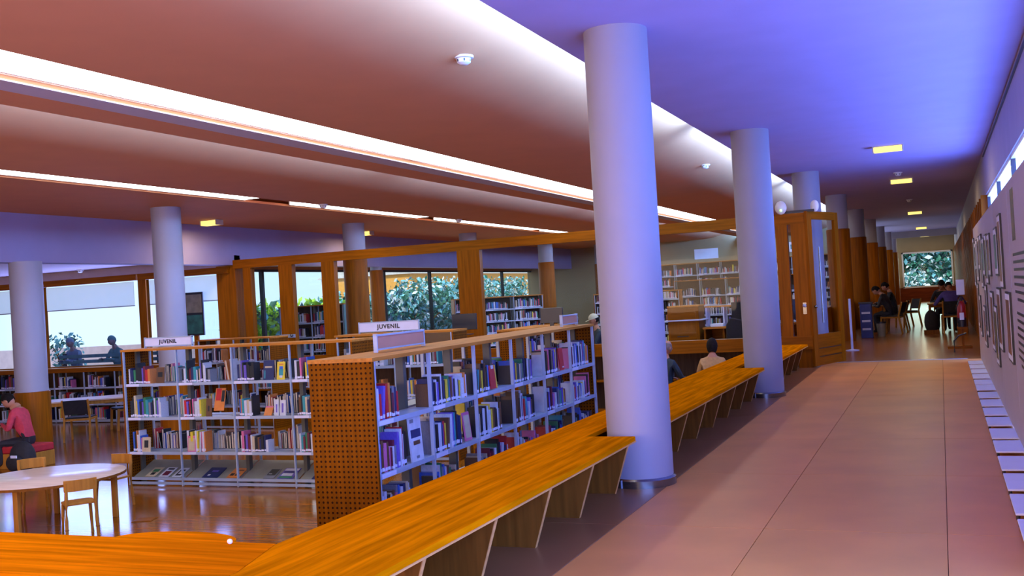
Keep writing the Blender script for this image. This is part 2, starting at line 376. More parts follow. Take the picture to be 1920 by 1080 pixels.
# cross bench in the foreground, mitred into the long one, with a round bulge at the back
tb = empty('wooden_bench', (-4.6, 3.6, 0), 0, 'foreground wooden bench crossing the lower left, with a rounded bulge', 'bench', 'long wooden benches')
poly = [(-2.944, 4.045), (-3.20, 4.045)]
for k in range(0, 17):
    a = math.pi*(k/16); poly.append((-3.55+.36*math.cos(a), 4.045+.165*math.sin(a)))
poly += [(-7.4, 4.045), (-7.4, 3.574), (-2.804, 3.574)]
MB().prism(poly, .385, .42).build('seat_board', M_BENCHX, tb, off=tb.location)
MB().prism([(-2.804, 3.570), (-7.4, 3.570), (-7.4, 3.36), (-2.794, 3.36)], .385, .42).build('seat_board', M_BENCHX, tb, off=tb.location)
for x in (-3.2, -4.0, -4.8, -5.6, -6.4, -7.2):
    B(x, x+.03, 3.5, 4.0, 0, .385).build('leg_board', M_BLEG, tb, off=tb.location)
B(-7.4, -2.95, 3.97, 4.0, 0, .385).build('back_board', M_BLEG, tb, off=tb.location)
pb = MB().ball((-3.17, 4.0, .4335), .014, 10, 8, (1, .8, .9)).build('crumpled_tissue', M_PAPER, off=(-3.17, 4.0, .4335)); 
tag(pb, 'small crumpled white tissue on the edge of the foreground bench', 'tissue')

# ------------------------------------------------------------------ glazed partition and door
YP = 18.6
pt = empty('glazed_partition', (-8.2, YP, ZF), 0, 'long wooden glazed partition across the hall with many panes', 'partition'); o = pt.location
B(-14.2, -2.1, YP-.06, YP+.06, 2.50, 2.69).build('top_beam', M_WOODX, pt, off=o)
B(-14.2, -2.1, YP-.10, YP+.10, ZF, ZF+.08).build('plinth', M_WOODX, pt, off=o)
B(-14.2, -2.1, YP-.09, YP+.09, .32, .55).build('rail', M_WOODX, pt, off=o)
B(-14.2, -2.1, YP+.20, YP+.22, ZF, .32).build('base_back', M_DARKIN, pt, off=o)
B(-14.2, -2.1, YP-.09, YP+.2, -.16, -.13).build('base_shelf', M_WOODX, pt, off=o)
posts = [(-13.94, -13.74), (-13.02, -12.68), (-11.95, -11.64), (-8.80, -8.31), (-5.9, -5.76), (-2.62, -2.42), (-2.36, -2.12)]
for a, b in posts: B(a, b, YP-.07, YP+.07, ZF+.08, 2.50).build('post', M_WOOD, pt, off=o)
edges = [(-14.15, -13.94), (-13.74, -13.02), (-12.68, -11.95), (-11.64, -8.80), (-8.31, -5.9), (-5.76, -2.62)]
for a, b in edges: B(a, b, YP-.005, YP+.005, .55, 2.50).build('pane', M_PGLASS, pt, off=o)
B(-13.08, -12.68, YP-.08, YP-.07, .95, 1.02).build('lock_plate', M_STEEL, pt, off=o)
MB().ball((-12.74, YP-.12, 1.0), .035).ball((-12.74, YP-.12, .82), .035).build('knob', M_CHROME, pt, off=o, smooth=True)
B(-14.66, -14.16, YP-.05, YP+.35, ZF, 2.58).build('pier', M_CLAD, pt, off=o)
# open door leaf, hinged on the last post and standing nearly along the corridor
a, b = Vector((-2.10, 18.52, 0)), Vector((-1.69, 19.69, 0)); L = (b-a).length; ang = math.atan2(b.y-a.y, b.x-a.x)
dr = empty('door_1', a, ang, 'open wooden door leaf with tall glass pane and panelled foot', None, None, 'structure')
H = 2.71
B(0, .17, -.025, .025, .02, H).build('stile', M_WOOD, dr); B(L-.15, L, -.025, .025, .02, H).build('stile', M_WOOD, dr)
B(.17, L-.15, -.025, .025, H-.14, H).build('top_rail', M_WOODX, dr)
B(.17, L-.15, -.022, .022, .02, .56).build('foot_panel', M_WOODX, dr)
for z in (.17, .31): B(.19, L-.17, -.027, -.022, z, z+.012).build('groove', M_BLACK, dr)
B(.17, L-.15, -.004, .004, .56, H-.14).build('pane', M_PGLASS, dr)
MB().ball((.08, -.06, 1.05), .03).build('knob', M_CHROME, dr, smooth=True)
MB().tube([(.52, .03, .75), (.52, .03, 2.1)], .014).build('pull_bar', M_CHROME, dr)
dlk = empty('door_lock', (-2.2, 18.53, 1.05), 0, 'metal door knob with plate on the post beside the open door', 'lock')
B(-.03, .03, -.006, 0, -.12, .08).build('plate', M_CHROME, dlk); MB().ball((0, -.045, .03), .032).build('knob', M_STEEL, dlk, smooth=True)
# emergency light on the beam
el = empty('emergency_light', (-2.42, 18.50, 2.80), 0, 'twin-headed white emergency light on top of the door frame', 'emergency light')
MB().ball((-2.5, 18.5, 2.80), .10, 14, 10, (1, .6, 1.2)).build('lamp_head', M_WHITE, el, off=el.location, smooth=True)
MB().ball((-1.95, 18.7, 2.80), .08, 14, 10, (.9, .6, 1.3)).build('lamp_head', M_WHITE, el, off=el.location, smooth=True)
B(-2.5, -1.95, 18.55, 18.6, 2.70, 2.74).build('bracket', M_BLACK, el, off=el.location)
MB().ball((-2.49, 18.43, 2.75), .02).build('led', emis('led_green', (.3, 1, .1), 2), el, off=el.location)

# ------------------------------------------------------------------ alcove windows and low bookcase
wa = struct('wall_alcove', B(-24, -14.2, 18.6, 18.8, ZF, .50).box(-24, -14.2, 18.6, 18.8, 2.55, 2.8), mat('alcove_wall', (.5, .36, .38), .7, .05))
wl2 = struct('wall_alcove_left', B(-24.1, -24, -6, 18.8, ZF, 3), M_WALL)
for k, (x0, x1) in enumerate([(-22.9, -19.9), (-19.7, -16.95), (-16.6, -14.4)]):
    wd = empty('window_%d' % (40+k), ((x0+x1)/2, 18.6, .5), 0, ['blinded window left of the white column', 'broad bright window with half-lowered blind above the low bookcase', 'bright window between the frame post and the partition corner'][k], None, None, 'structure')
    B(x0, x1, 18.66, 18.67, .5, 2.42).build('pane', M_GLASS, wd, off=wd.location)
    B(x0+.05, x1-.05, 18.56, 18.575, 1.86, 2.40).build('roller_blind', M_BLIND, wd, off=wd.location)
    MB().tube([(x0+.05, 18.57, 1.85), (x1-.05, 18.57, 1.85)], .014).build('blind_bar', M_STEEL, wd, off=wd.location)
    B(x0-.22, x0, 18.5, 18.62, .5, 2.56).build('jamb', M_WOOD, wd, off=wd.location)
    B(x0-.2, x1+.1, 18.48, 18.62, 2.42, 2.56).build('head_rail', M_WOODX, wd, off=wd.location)
    B(x0, x1, 18.52, 18.62, .46, .52).build('sill', M_WOODX, wd, off=wd.location)

nb_ = empty('notice_board', (-15.1, 18.3, .95), 0, 'dark framed notice board before the window next to the partition corner', 'board'); o = nb_.location
B(-15.38, -14.90, 18.34, 18.37, 1.1, 2.05).build('frame', M_BLACK, nb_, off=o); B(-15.35, -14.93, 18.335, 18.34, 1.6, 2.0).build('upper_print', mat('print_taupe', (.2, .17, .12), .5, .3), nb_, off=o)
B(-15.35, -14.93, 18.335, 18.34, 1.14, 1.55).build('lower_print', mat('print_green', (.02, .10, .08), .5, .5), nb_, off=o); B(-15.2, -15.08, 18.36, 18.40, .40, 1.1).build('post', M_WOOD, nb_, off=o)
# ------------------------------------------------------------------ books
PAL = {'white': (.52, .52, .57), 'cream': (.48, .38, .24), 'black': (.012, .012, .016), 'navy': (.012, .02, .09), 'blue': (.03, .10, .42), 'violet': (.13, .08, .40),
       'red': (.45, .015, .02), 'maroon': (.14, .012, .03), 'pink': (.55, .12, .25), 'orange': (.60, .18, .03), 'yellow': (.65, .48, .03), 'green': (.03, .17, .07),
       'teal': (.03, .25, .28), 'brown': (.12, .05, .02), 'grey': (.18, .18, .20)}
PW = ['white']*12 + ['cream']*4 + ['black']*13 + ['navy']*6 + ['blue']*3 + ['violet']*2 + ['red']*3 + ['maroon']*3 + ['pink']*2 + ['orange']*2 + ['yellow']*2 + ['green']*2 + ['teal']*2 + ['brown']*3 + ['grey']*3
COV = {k: mat('cover_'+k, c, .45, .12, 12) for k, c in PAL.items()}
def book_geo(mb, T=lambda p: p, mats=(0, 1, 2)):
    def bx(x0, x1, y0, y1, z0, z1, i):
        mb.cur = i; n = MB().box(x0, x1, y0, y1, z0, z1); mb.add([T(v) for v in n.v], n.f)
    bx(0, .12, 0, 1, 0, 1, mats[0]); bx(.88, 1, 0, 1, 0, 1, mats[0]); bx(.12, .88, 0, .05, 0, 1, mats[0])
    bx(.12, .88, .05, .96, .015, .985, mats[1]); bx(.04, .96, -.012, 0, .06, .17, mats[2])
BOOKMESH = {}
def book_mesh(c):
    if c not in BOOKMESH:
        mb = MB(); book_geo(mb); o = mb.build('book', [COV[c], M_PAGES, M_LABEL]); BOOKMESH[c] = o.data; bpy.data.objects.remove(o)
    return BOOKMESH[c]
STUFF = MB(); STUFF_M = [COV[k] for k in PAL] + [M_PAGES, M_LABEL]; CI = {k: i for i, k in enumerate(PAL)}
NB = [0]
def place_book(fr, u, v, z, th, dp, ht, col, label=None, group=None, lean=0, individual=False):
    # spine towards the front (-v); fr = matrix of the bookcase frame
    L = fr @ Matrix.Translation((u, v, z)) @ Matrix.Rotation(lean, 4, 'Y') @ Matrix.Diagonal((th, dp, ht, 1))
    if individual and NB[0] < 300:
        NB[0] += 1
        o = bpy.data.objects.new('book', book_mesh(col)); COL.objects.link(o); o.matrix_world = L
        tag(o, label, 'book', group)
    else:
        book_geo(STUFF, lambda p: tuple(L @ Vector(p)), (CI[col], len(PAL), len(PAL)+1))
def fill_row(fr, u0, u1, v, z, hmax, name, group, individual, rnd):
    u = u0; n = 0; base = rnd.uniform(.20, .26)
    while True:
        th = rnd.uniform(.014, .042); ht = min(hmax, base*rnd.uniform(.85, 1.18)); dp = rnd.uniform(.13, .17)
        if rnd.random() < .12: base = rnd.uniform(.18, .27)
        if u+th > u1: break
        c = rnd.choice(PW); lean = 0
        if rnd.random() < .05 and u+th+.06 < u1: lean = rnd.uniform(.08, .2)
        nm = ('%s book, %s from left, %s' % (c, ORD[n], name)) if individual and n < 30 else None
        place_book(fr, u, v+rnd.uniform(0, .015), z, th, dp, ht, c, nm, group, lean, individual)
        u += th+.001+(math.sin(lean)*ht if lean else 0); n += 1

# ------------------------------------------------------------------ bookcases
ROWW = ['top shelf', 'second shelf', 'third shelf', 'fourth shelf']
def bookcase(loc, rz, nb, top, boards, label, bw=.905, dep=.54, tray=False, spec=None, individual=(), nm='', endm=None, seed=1, both=True, rowh=None, sides=(1, 1), name='double_sided_bookcase', topm=None, topth=.028, back=None):
    rnd = random.Random(seed)
    t = empty(name, loc, rz, label, 'bookcase'); fr = Matrix.Translation(loc) @ Matrix.Rotation(rz, 4, 'Z')
    W = nb*bw; endm = endm or M_PERF
    if sides[0]: B(-.035, -.008, 0, dep, 0, top).build('end_panel', endm, t)
    if sides[1]: B(W+.008, W+.035, 0, dep, 0, top).build('end_panel', endm, t)
    B(-.04, W+.04, -.005, dep+.005, top, top+topth).build('top_board', topm or M_TOPB, t)
    if back: B(0, W, dep-.012, dep, 0, top).build('back_panel', back, t)
    for k in range(nb+1):
        x = k*bw
        B(x-.009, x+.009, .0, .03, 0, top).build('upright', M_STEEL, t)
        B(x-.012, x+.012, dep-.03, dep, 0, top).build('upright', M_STEEL, t)
        B(x-.026, x+.026, dep/2-.035, dep/2+.035, 0, top).build('centre_post', M_GSTEEL, t)
        if k < nb:
            for r, z in enumerate(boards):
                s = B(x+.012, x+bw-.012, .02, dep/2-.04, z-.02, z).build('shelf_board', M_STEEL, t)
                B(x+.012, x+bw-.012, .005, .02, z-.032, z+.006).build('shelf_lip', M_STEEL, s)
                B(x+.03, x+.25, .001, .005, z-.028, z+.004).build('label_holder', M_LABEL, s)
                if both: B(x+.012, x+bw-.012, dep/2+.04, dep-.01, z-.02, z).build('shelf_board', M_STEEL, t)
                h = (top if r == 0 else boards[r-1]-.02) - z - .02
                sp = spec[r][k] if spec else None
                a, b = sp if sp else (rnd.uniform(.02, .1), rnd.uniform(.45, .95))
                if b > a: fill_row(fr, x+.03+a*(bw-.06), x+.03+b*(bw-.06), .03, z+.001, h, '%s, %s bay of %s' % (ROWW[min(r, 3)], ORD[k], nm), 'books in '+nm, (r, k) in individual, rnd)
                if both and rnd.random() < .75:
                    fr2 = fr @ Matrix.Translation((2*x+bw, dep, 0)) @ Matrix.Rotation(math.pi, 4, 'Z')
                    a = rnd.uniform(.03, .3); b = rnd.uniform(.4, .9)
                    fill_row(fr2, x+.03+a*(bw-.06), x+.03+b*(bw-.06), .03, z+.001, h, '', '', False, rnd)
            if tray:
                MB().hexa([(x+.014, .03, .075), (x+bw-.014, .03, .075), (x+bw-.014, dep-.06, .265), (x+.014, dep-.06, .265)],
                          [(x+.014, .03, .085), (x+bw-.014, .03, .085), (x+bw-.014, dep-.06, .275), (x+.014, dep-.06, .275)]).build('display_tray', M_TRAY, t)
                B(x+.012, x+bw-.012, .0, .02, .075, .11).build('tray_lip', M_STEEL, t)
            B(x+.012, x+bw-.012, .0, .02, .015, .05).build('base_rail', M_STEEL, t)
    return t, fr

E_, N_ = (0, -1), None
spec = [[(.02, .50), (.04, .60), (.04, .36), (.03, .93)], [(.03, .66), (.03, .40), (.04, .30), (.04, .93)], [(.04, .26), (.06, .45), (.03, .56), (.04, .93)]]
ind = {(r, k) for r in range(3) for k in range(4)}
bkA, frA = bookcase((-10.45, 11.13, ZF), 0, 4, 1.83, [1.38, .92, .45], 'low white steel bookcase with sloping magazine trays in the middle left', tray=True, spec=spec, individual=ind, nm='white bookcase', seed=3)
LRZ = rad(91.5)
ind2 = {(r, k) for r in range(3) for k in range(3)}
spec2 = [[(.03, .45), (.03, .88), (.03, .42), (.04, .70), (.05, .60), (.05, .90)], [(.03, .55), (.02, .70), (.06, .72), (.05, .70), (.04, .82), (.05, .85)], [(.05, .6), (.05, .55), (.05, .9), (.05, .8), (.1, .7), (.1, .9)], [(.1, .6), (.3, .9), (.1, .9), (.1, .9), (.1, .9), (.1, .9)]]
bkB, frB = bookcase((-3.86, 6.62, ZF), LRZ, 6, 1.85, [1.40, 1.01, .62, .22], 'long bookcase beside the bench with a perforated wooden end panel', bw=.935, spec=spec2, individual=ind2, nm='long bookcase', seed=11)
bkC, frC = bookcase((-8.25, 13.1, ZF), rad(4), 2, 1.83, [1.38, .92, .45], 'low bookcase carrying a sign behind the long bookcase', nm='rear bookcase', seed=5)
bkF, frF = bookcase((-13.9, 16.9, ZF), rad(-4), 2, 1.76, [1.32, .92, .45], 'low bookcase between the left column and the partition', nm='bookcase by the partition corner', seed=16)
bkE, frE = bookcase((-6.2, 15.6, ZF), rad(92), 2, 1.72, [1.30, .92, .45], 'low bookcase with black screens on it near the partition', nm='bookcase near the partition', seed=6)

# face-out books and magazines
def slab(name, fr, u, v, z, w_, h_, tilt, mats, label, cat, deco=None, thick=.012):
    # a cover leaning back; local x = width, z = height, y = thickness
    t = bpy.data.objects.new(name, None)
    mb = MB().box(0, w_, 0, thick, 0, h_); o = mb.build(name, mats[0]); bpy.data.objects.remove(t)
    o.matrix_world = fr @ Matrix.Translation((u, v, z)) @ Matrix.Rotation(-tilt, 4, 'X')
    tag(o, label, cat)
    B(.002, w_-.002, .003, thick-.003, .002, h_+.001).build('pages', M_PAGES, o)
    for (a, b, c, d, m) in (deco or []): B(a*w_, b*w_, -.0012, 0, c*h_, d*h_).build('cover_print', m, o)
    return o
MY, MBL, MW, MK = COV['yellow'], COV['blue'], COV['white'], COV['black']
bw = .905
slab('book', frA, 2*bw+.47, .03, 1.381, .16, .26, .12, [COV['navy']], 'dark navy book displayed face-out on the top shelf, white bookcase', 'book', [(.15, .85, .62, .70, COV['cream']), (.1, .2, .1, .5, COV['teal'])])
slab('book', frA, 2*bw+.68, .03, 1.381, .12, .235, .14, [MY], 'yellow picture book displayed face-out on the top shelf', 'book', [(.25, .8, .25, .6, COV['teal']), (.35, .7, .12, .25, MW), (.3, .75, .6, .75, MBL), (.25, .8, .82, .9, COV['orange'])])
slab('book', frA, 2*bw+.60, .04, .921, .07, .21, .1, [MW], 'white book displayed face-out on the second shelf, third bay', 'book', [(.4, .7, .2, .7, COV['violet'])])
slab('book', frA, 2*bw+.69, .04, .921, .09, .20, .1, [MW], 'white book with violet print face-out beside another white book', 'book', [(.3, .6, .2, .8, COV['violet'])])
slab('book', frA, 2*bw+.43, .05, .925, .12, .13, .5, [COV['orange']], 'small orange book propped open on the second shelf', 'book', [(0, 1, .85, 1, COV['pink'])])
slab('book', frA, bw+.56, .03, 1.0, .16, .30, .25, [COV['orange']], 'large orange-red book leaning in the second bay, second shelf', 'book', [(.1, .6, .45, .98, COV['red']), (.65, .95, .4, .9, MK)])
slab('book', frA, bw+.43, .03, .921, .09, .24, .1, [COV['brown']], 'brown book face-out in the second bay, second shelf', 'book', [(.3, .6, .3, .6, MK)])
slab('book', frA, bw+.10, .02, .451, .13, .22, .08, [COV['pink']], 'pale pink book face-out on the third shelf, second bay', 'book', [(.1, .9, .1, .85, COV['cream'])])
slab('book', frA, .53, .03, 1.381, .13, .22, .1, [COV['brown']], 'dark brown book face-out at the end of the top shelf', 'book', [(.2, .8, .4, .7, MK)])
slab('book', frA, .23, .02, .451, .14, .20, .1, [COV['cream']], 'cream book with dark print face-out on the third shelf', 'book', [(.25, .75, .3, .8, MK)])
slab('book', frB, .56, .02, 1.011, .21, .36, .06, [COV['white']], 'large pale book with dark figure print face-out on long bookcase', 'book', [(.1, .9, .52, .70, COV['navy']), (.25, .8, .36, .45, COV['brown']), (.4, .65, .06, .12, COV['grey']), (.1, .4, .85, .93, COV['grey'])])
slab('book', frB, 2*.935+.42, .03, 1.411, .15, .22, .08, [COV['red']], 'red book with white peak face-out, third bay of long bookcase', 'book', [(.3, .7, .85, 1, MW), (.86, 1, 0, 1, MY)])
slab('book', frB, 4*.935+.62, .03, 1.411, .14, .25, .08, [COV['red']], 'bright red book standing alone, fifth bay of long bookcase', 'book', [(.5, .9, .1, .16, MW)])
slab('book', frB, 935e-3+.70, .03, 1.02, .14, .25, .1, [COV['pink']], 'pale pink book face-out on the second bay of long bookcase', 'book', [(.1, .9, .1, .9, COV['cream'])])
tilt = math.pi/2 - math.atan2(.19, dep_ := .45)
def mag(k, f, w_, h_, m, label, deco):
    slab('magazine', frA, k*bw+f, .055, .112, w_, h_, tilt, [m], label, 'magazine', deco, .006)
mag(0, .22, .17, .23, COV['cream'], 'cream magazine with dark print, first on the sloping trays', [(.2, .8, .5, .8, COV['green']), (.3, .7, .2, .45, MK)])
mag(0, .45, .17, .23, COV['white'], 'white magazine with round maroon print on the sloping tray', [(.2, .8, .15, .6, COV['maroon']), (.2, .8, .75, .9, MK)])
mag(0, .68, .15, .22, COV['white'], 'white magazine with angular black print on the sloping tray', [(.2, .8, .15, .3, MK), (.2, .35, .3, .8, MK), (.35, .8, .65, .8, MK)])
mag(1, .28, .25, .24, COV['navy'], 'dark navy magazine in the second sloping tray', [(.3, .7, .55, .7, COV['violet']), (.25, .4, .15, .3, MW)])
mag(1, .68, .20, .23, COV['orange'], 'orange magazine in the second sloping tray', [(.3, .9, .7, .8, COV['brown']), (.1, .4, .2, .45, MK), (.5, .8, .2, .45, MK)])
mag(2, .36, .16, .22, COV['grey'], 'grey magazine with black cover print in the third sloping tray', [(.1, .9, .3, .95, MK), (.2, .5, .4, .5, MW)])
mag(2, .58, .23, .24, COV['violet'], 'violet and green landscape magazine in the third sloping tray', [(.05, .95, .02, .2, COV['green']), (.05, .95, .75, .95, MW), (.1, .8, .25, .5, MW), (.1, .9, .55, .68, COV['navy'])])
mag(3, .2, .22, .24, COV['navy'], 'dark magazine in the fourth sloping tray', [(.4, .6, .2, .7, COV['grey'])])

# ------------------------------------------------------------------ signs
def text_mesh(txt, size, m, parent, loc, rot, thick=.002):
    cu = bpy.data.curves.new('lettering', 'FONT'); cu.body = txt; cu.size = size; cu.extrude = thick; cu.align_x = 'CENTER'; cu.align_y = 'CENTER'; cu.offset = size*.03; cu.space_character = 1.15
    tmp = bpy.data.objects.new('lettering_tmp', cu); COL.objects.link(tmp)
    dg = bpy.context.evaluated_depsgraph_get(); dg.update()
    me = bpy.data.meshes.new_from_object(tmp.evaluated_get(dg)); bpy.data.objects.remove(tmp)
    me.materials.clear(); me.materials.append(m)
    o = bpy.data.objects.new('lettering', me); COL.objects.link(o); o.parent = parent; o.location = loc; o.rotation_euler = rot
    return o
def sign(loc, rz, w_, h_, txt, label, face=M_LABEL):
    t = empty('shelf_sign', loc, rz, label, 'sign')
    B(0, w_, -.01, .01, .03, .03+h_).build('board', face, t)
    B(-.012, 0, -.018, .018, 0, .05+h_).build('holder', M_STEEL, t); B(w_, w_+.012, -.018, .018, 0, .05+h_).build('holder', M_STEEL, t)
    B(-.012, w_+.012, -.016, .016, .03+h_, .045+h_).build('frame_rail', M_STEEL, t); B(-.012, w_+.012, -.016, .016, .018, .03).build('frame_rail', M_STEEL, t)
    if txt: text_mesh(txt, h_*.74, M_BLACK, t, (w_/2, -.013, .03+h_/2), (rad(90), 0, 0))
    return t
ZT = ZF+1.83+.029
sign((-10.30, 11.42, ZT), 0, .80, .10, 'JUVENIL', 'pale sign lettered JUVENIL on the white bookcase at the left')
sign((-8.0, 13.35, ZT), rad(4), .95, .12, 'JUVENIL', 'pale sign lettered JUVENIL on the bookcase behind the long one')
M_SGB = mat('sign_back', (.48, .20, .12), .5, .05)
fs = frB @ Vector((.70, .36, 1.879)); sign(fs, LRZ, .86, .10, '', 'plain framed sign back on the near end of the long bookcase', M_SGB)
fs = frB @ Vector((5.0, .20, 1.879)); sign(fs, LRZ, .58, .09, '', 'plain framed sign back on the far end of the long bookcase', M_SGB)

# ------------------------------------------------------------------ display boards along the right wall
XP = .54
def board(y0, y1, label, ztop=2.2):
    t = empty('display_board', (XP, (y0+y1)/2, 0), 0, label, 'display board', 'display boards'); o = t.location
    B(XP, XP+.03, y0, y1-.012, .05, ztop).build('panel', M_PANELB, t, off=o)
    for y in (y0+.03, y1-.07): B(XP+.03, XP+.06, y, y+.04, 0, ztop-.1).build('stand', M_BLACK, t, off=o)
    return t, o
bl = ['nearest display board, printed with text paragraphs', 'second display board from the viewer, with framed pictures', 'third display board, with framed pictures', 'fourth display board, with framed pictures', 'farthest display board, by the parquet threshold']
yb = [5.4, 9.5, 11.9, 14.3, 16.7, 18.95]
FRM = [mat('picture_dark', (.05, .05, .05), .4, .4, 4), mat('picture_olive', (.12, .10, .03), .4, .5, 5), mat('picture_brown', (.20, .08, .03), .4, .5, 5), mat('picture_green', (.05, .14, .10), .4, .6, 6), mat('picture_grey', (.25, .22, .24), .4, .5, 6)]
rp = random.Random(4); npic = 0
PT = ['tall dark', 'olive', 'brown', 'green', 'grey']
for i in range(5):
    t, o = board(yb[i], yb[i+1], bl[i])
    if i == 0:
        for r in range(15):
            z = 1.60 - r*.058 - (.05 if r > 6 else 0)
            y0 = 7.6; y1 = 9.15 - (0.25 if r in (6, 14) else rp.uniform(0, .12))
            B(XP-.002, XP, y0, y1, z, z+.022).build('text_line', M_BLACK, t, off=o)
        B(XP-.002, XP, 8.7, 9.05, 1.72, 2.12).build('printed_image', FRM[1], t, off=o)
    else:
        for j in range(3):
            y0 = yb[i]+.15+j*.76
            for q, (z0, z1) in enumerate(((1.42, 1.98), (.62, 1.28)) if (i+j) % 2 else ((1.28, 2.0), (.48, 1.10))):
                if rp.random() < .12: continue
                y1 = y0+rp.uniform(.42, .62); zz0 = z0+rp.uniform(-.06, .1); zz1 = z1+rp.uniform(-.08, .05); c = rp.randrange(5)
                p = empty('framed_picture', (XP-.012, y0, zz0), 0, '%s framed picture, %s row, %s place on the %s display board' % (PT[c], 'upper' if q == 0 else 'lower', ORD[j], ORD[i]), 'picture', 'framed pictures'); op = p.location
                B(XP-.018, XP-.001, y0, y1, zz0, zz1).build('frame', M_BLACK, p, off=op)
                B(XP-.020, XP-.018, y0+.02, y1-.02, zz0+.02, zz1-.02).build('mount', M_PAPER, p, off=op)
                B(XP-.0215, XP-.020, y0+.07, y1-.07, zz0+.07, zz1-.07).build('print', FRM[c], p, off=op)
ypl = [6.1, 6.85] + [7.6, 8.36, 9.18, 9.92, 10.74, 11.52, 12.30, 13.1, 13.95, 14.67, 15.5, 16.3, 17.1, 17.9]
for i, y in enumerate(ypl):
    t = empty('foot_plate', (.43, y, 0), 0, 'white foot plate under the display boards, %s from the viewer' % ORD[i], 'foot plate', 'white foot plates')
    B(.33, .56, y, y+.60, .028, .042).build('plate', M_PLATE, t, off=t.location, bevel=.003)
    MB().tube([(.345, y+.02, 0), (.345, y+.02, .028)], .012).tube([(.345, y+.57, 0), (.345, y+.57, .028)], .012).build('foot', M_BLACK, t, off=t.location)

# ------------------------------------------------------------------ ceiling lamps and detectors
def ceil_lamp(x, y, z, label, w_=.46, d=.20, h=.085):
    t = empty('ceiling_lamp', (x, y, z), 0, label, 'ceiling lamp', 'box ceiling lamps'); o = t.location
    B(x-w_/2, x+w_/2, y-d/2, y+d/2, z-.012, z).build('base_plate', M_LAMPB, t, off=o)
    B(x-w_/2+.02, x+w_/2-.02, y-d/2, y+d/2, z-h, z-.012).build('diffuser', M_LAMP, t, off=o, bevel=.006)
    area('lamp_light', (x, y, z-h-.012), (0, 0, 0), w_-.06, d-.04, (1.0, .78, .42), 26)
    B(x-w_/2, x-w_/2+.02, y-d/2-.006, y+d/2, z-h-.005, z-.012).build('end_cap', M_LAMPB, t, off=o)
    B(x+w_/2-.02, x+w_/2, y-d/2-.006, y+d/2, z-h-.005, z-.012).build('end_cap', M_LAMPB, t, off=o)
for k, y in enumerate((17.4, 23.6, 36.2, 48.5, 58.6)):
    ceil_lamp(-.65, y, ZC, 'glowing box lamp on the corridor ceiling, %s from the viewer' % ORD[k])
ceil_lamp(-13.4, 16.9, ZR+.02, 'glowing box lamp on the hall ceiling right of the white column', .40, .22, .10)
ceil_lamp(-13.35, 22.9, ZR+.02, 'glowing box lamp beside the far column above the partition', .30, .2, .10)
def detector(x, y, z, label):
    t = empty('smoke_detector', (x, y, z), 0, label, 'smoke detector', 'smoke detectors'); o = t.location
    MB().lathe([(.085, z), (.085, z-.018), (.07, z-.022)], (x, y), 20).build('base', M_WHITE, t, off=o, smooth=True)
    MB().lathe([(.062, z-.020), (.058, z-.055), (.035, z-.072), (.01, z-.075)], (x, y), 20).build('sensor_head', M_WHITE, t, off=o, smooth=True)
    for k in range(6):
        a = k*math.pi/3; MB().beam((x+.061*math.cos(a), y+.061*math.sin(a), z-.028), (x+.059*math.cos(a), y+.059*math.sin(a), z-.05), .012, .004).build('vent_slot', M_BLACK, t, off=o)
detector(-3.59, 7.92, ZR+.157, 'white smoke detector on the hall ceiling left of the nearest column')
detector(-3.56, 17.45, ZR+.165, 'white smoke detector on the hall ceiling between the first two columns')
detector(-.66, 22.0, ZC, 'smoke detector on the corridor ceiling between the two nearest lamps')
detector(-.66, 30.2, ZC, 'small smoke detector on the corridor ceiling beyond the second lamp')
detector(-18.2, 18.2, 2.75, 'dark small detector on the alcove ceiling above the window')
detector(-10.2, 16.0, ZR, 'small detector on the ceiling beside the narrow strip light, left one')
detector(-10.2, 21.7, ZR, 'small detector on the ceiling beside the narrow strip light, right one')

# ------------------------------------------------------------------ children's table and chairs
tx, ty, tz = -9.5, 8.85, -.20
tt = empty('round_table', (tx, ty, ZF), 0, 'round pale wooden children table in the lower left', 'table'); o = tt.location
MB().lathe([(.82, tz-.035), (.84, tz-.03), (.84, tz-.004), (.835, tz)], (tx, ty), 56).build('tabletop', [M_TABLE], tt, off=o, smooth=True)
MB().lathe([(.843, tz-.034), (.843, tz-.006)], (tx, ty), 56, False).build('edge_band', M_BLEG, tt, off=o, smooth=True)
for a in (40, 130, 220, 290):
    ca, sa = math.cos(rad(a)), math.sin(rad(a)); x, y = tx+.70*ca, ty+.70*sa
    MB().prism([(x-.035, y-.02), (x+.035, y-.02), (x+.035, y+.02), (x-.035, y+.02)], ZF, tz-.035).build('leg', M_LIGHTW, tt, off=o, bevel=.004)
def child_chair():
    t = empty('child_chair', (0, 0, 0), 0, '', 'chair', 'small birch chairs at the children table')
    w_ = .30
    MB().prism([(-.15, -.13), (.15, -.13), (.16, .10), (.12, .15), (-.12, .15), (-.16, .10)], .345, .37).build('seat', M_LIGHTW, t, bevel=.004)
    for s in (-1, 1):
        MB().tube([(s*.155, -.16, 0), (s*.15, -.145, .2), (s*.145, -.14, .37), (s*.14, -.165, .60)], [.017, .019, .02, .016], 8).build('rear_leg', M_LIGHTW, t, smooth=True)
        MB().tube([(s*.15, .135, 0), (s*.142, .13, .2), (s*.135, .115, .33), (s*.115, .07, .35)], [.017, .018, .02, .018], 8).build('front_leg', M_LIGHTW, t, smooth=True)
        B(s*.153-.02, s*.153+.02, -.175, -.14, .10, .106).build('leg_band', M_BLEG, t)
    pr = [(-.165+.33*k/8, -.165-.03*math.sin(math.pi*k/8)) for k in range(9)]
    MB().prism(pr+[(x, y+.016) for x, y in pr[::-1]], .50, .62).build('backrest', M_LIGHTW, t, bevel=.003)
    return t
cc = child_chair()
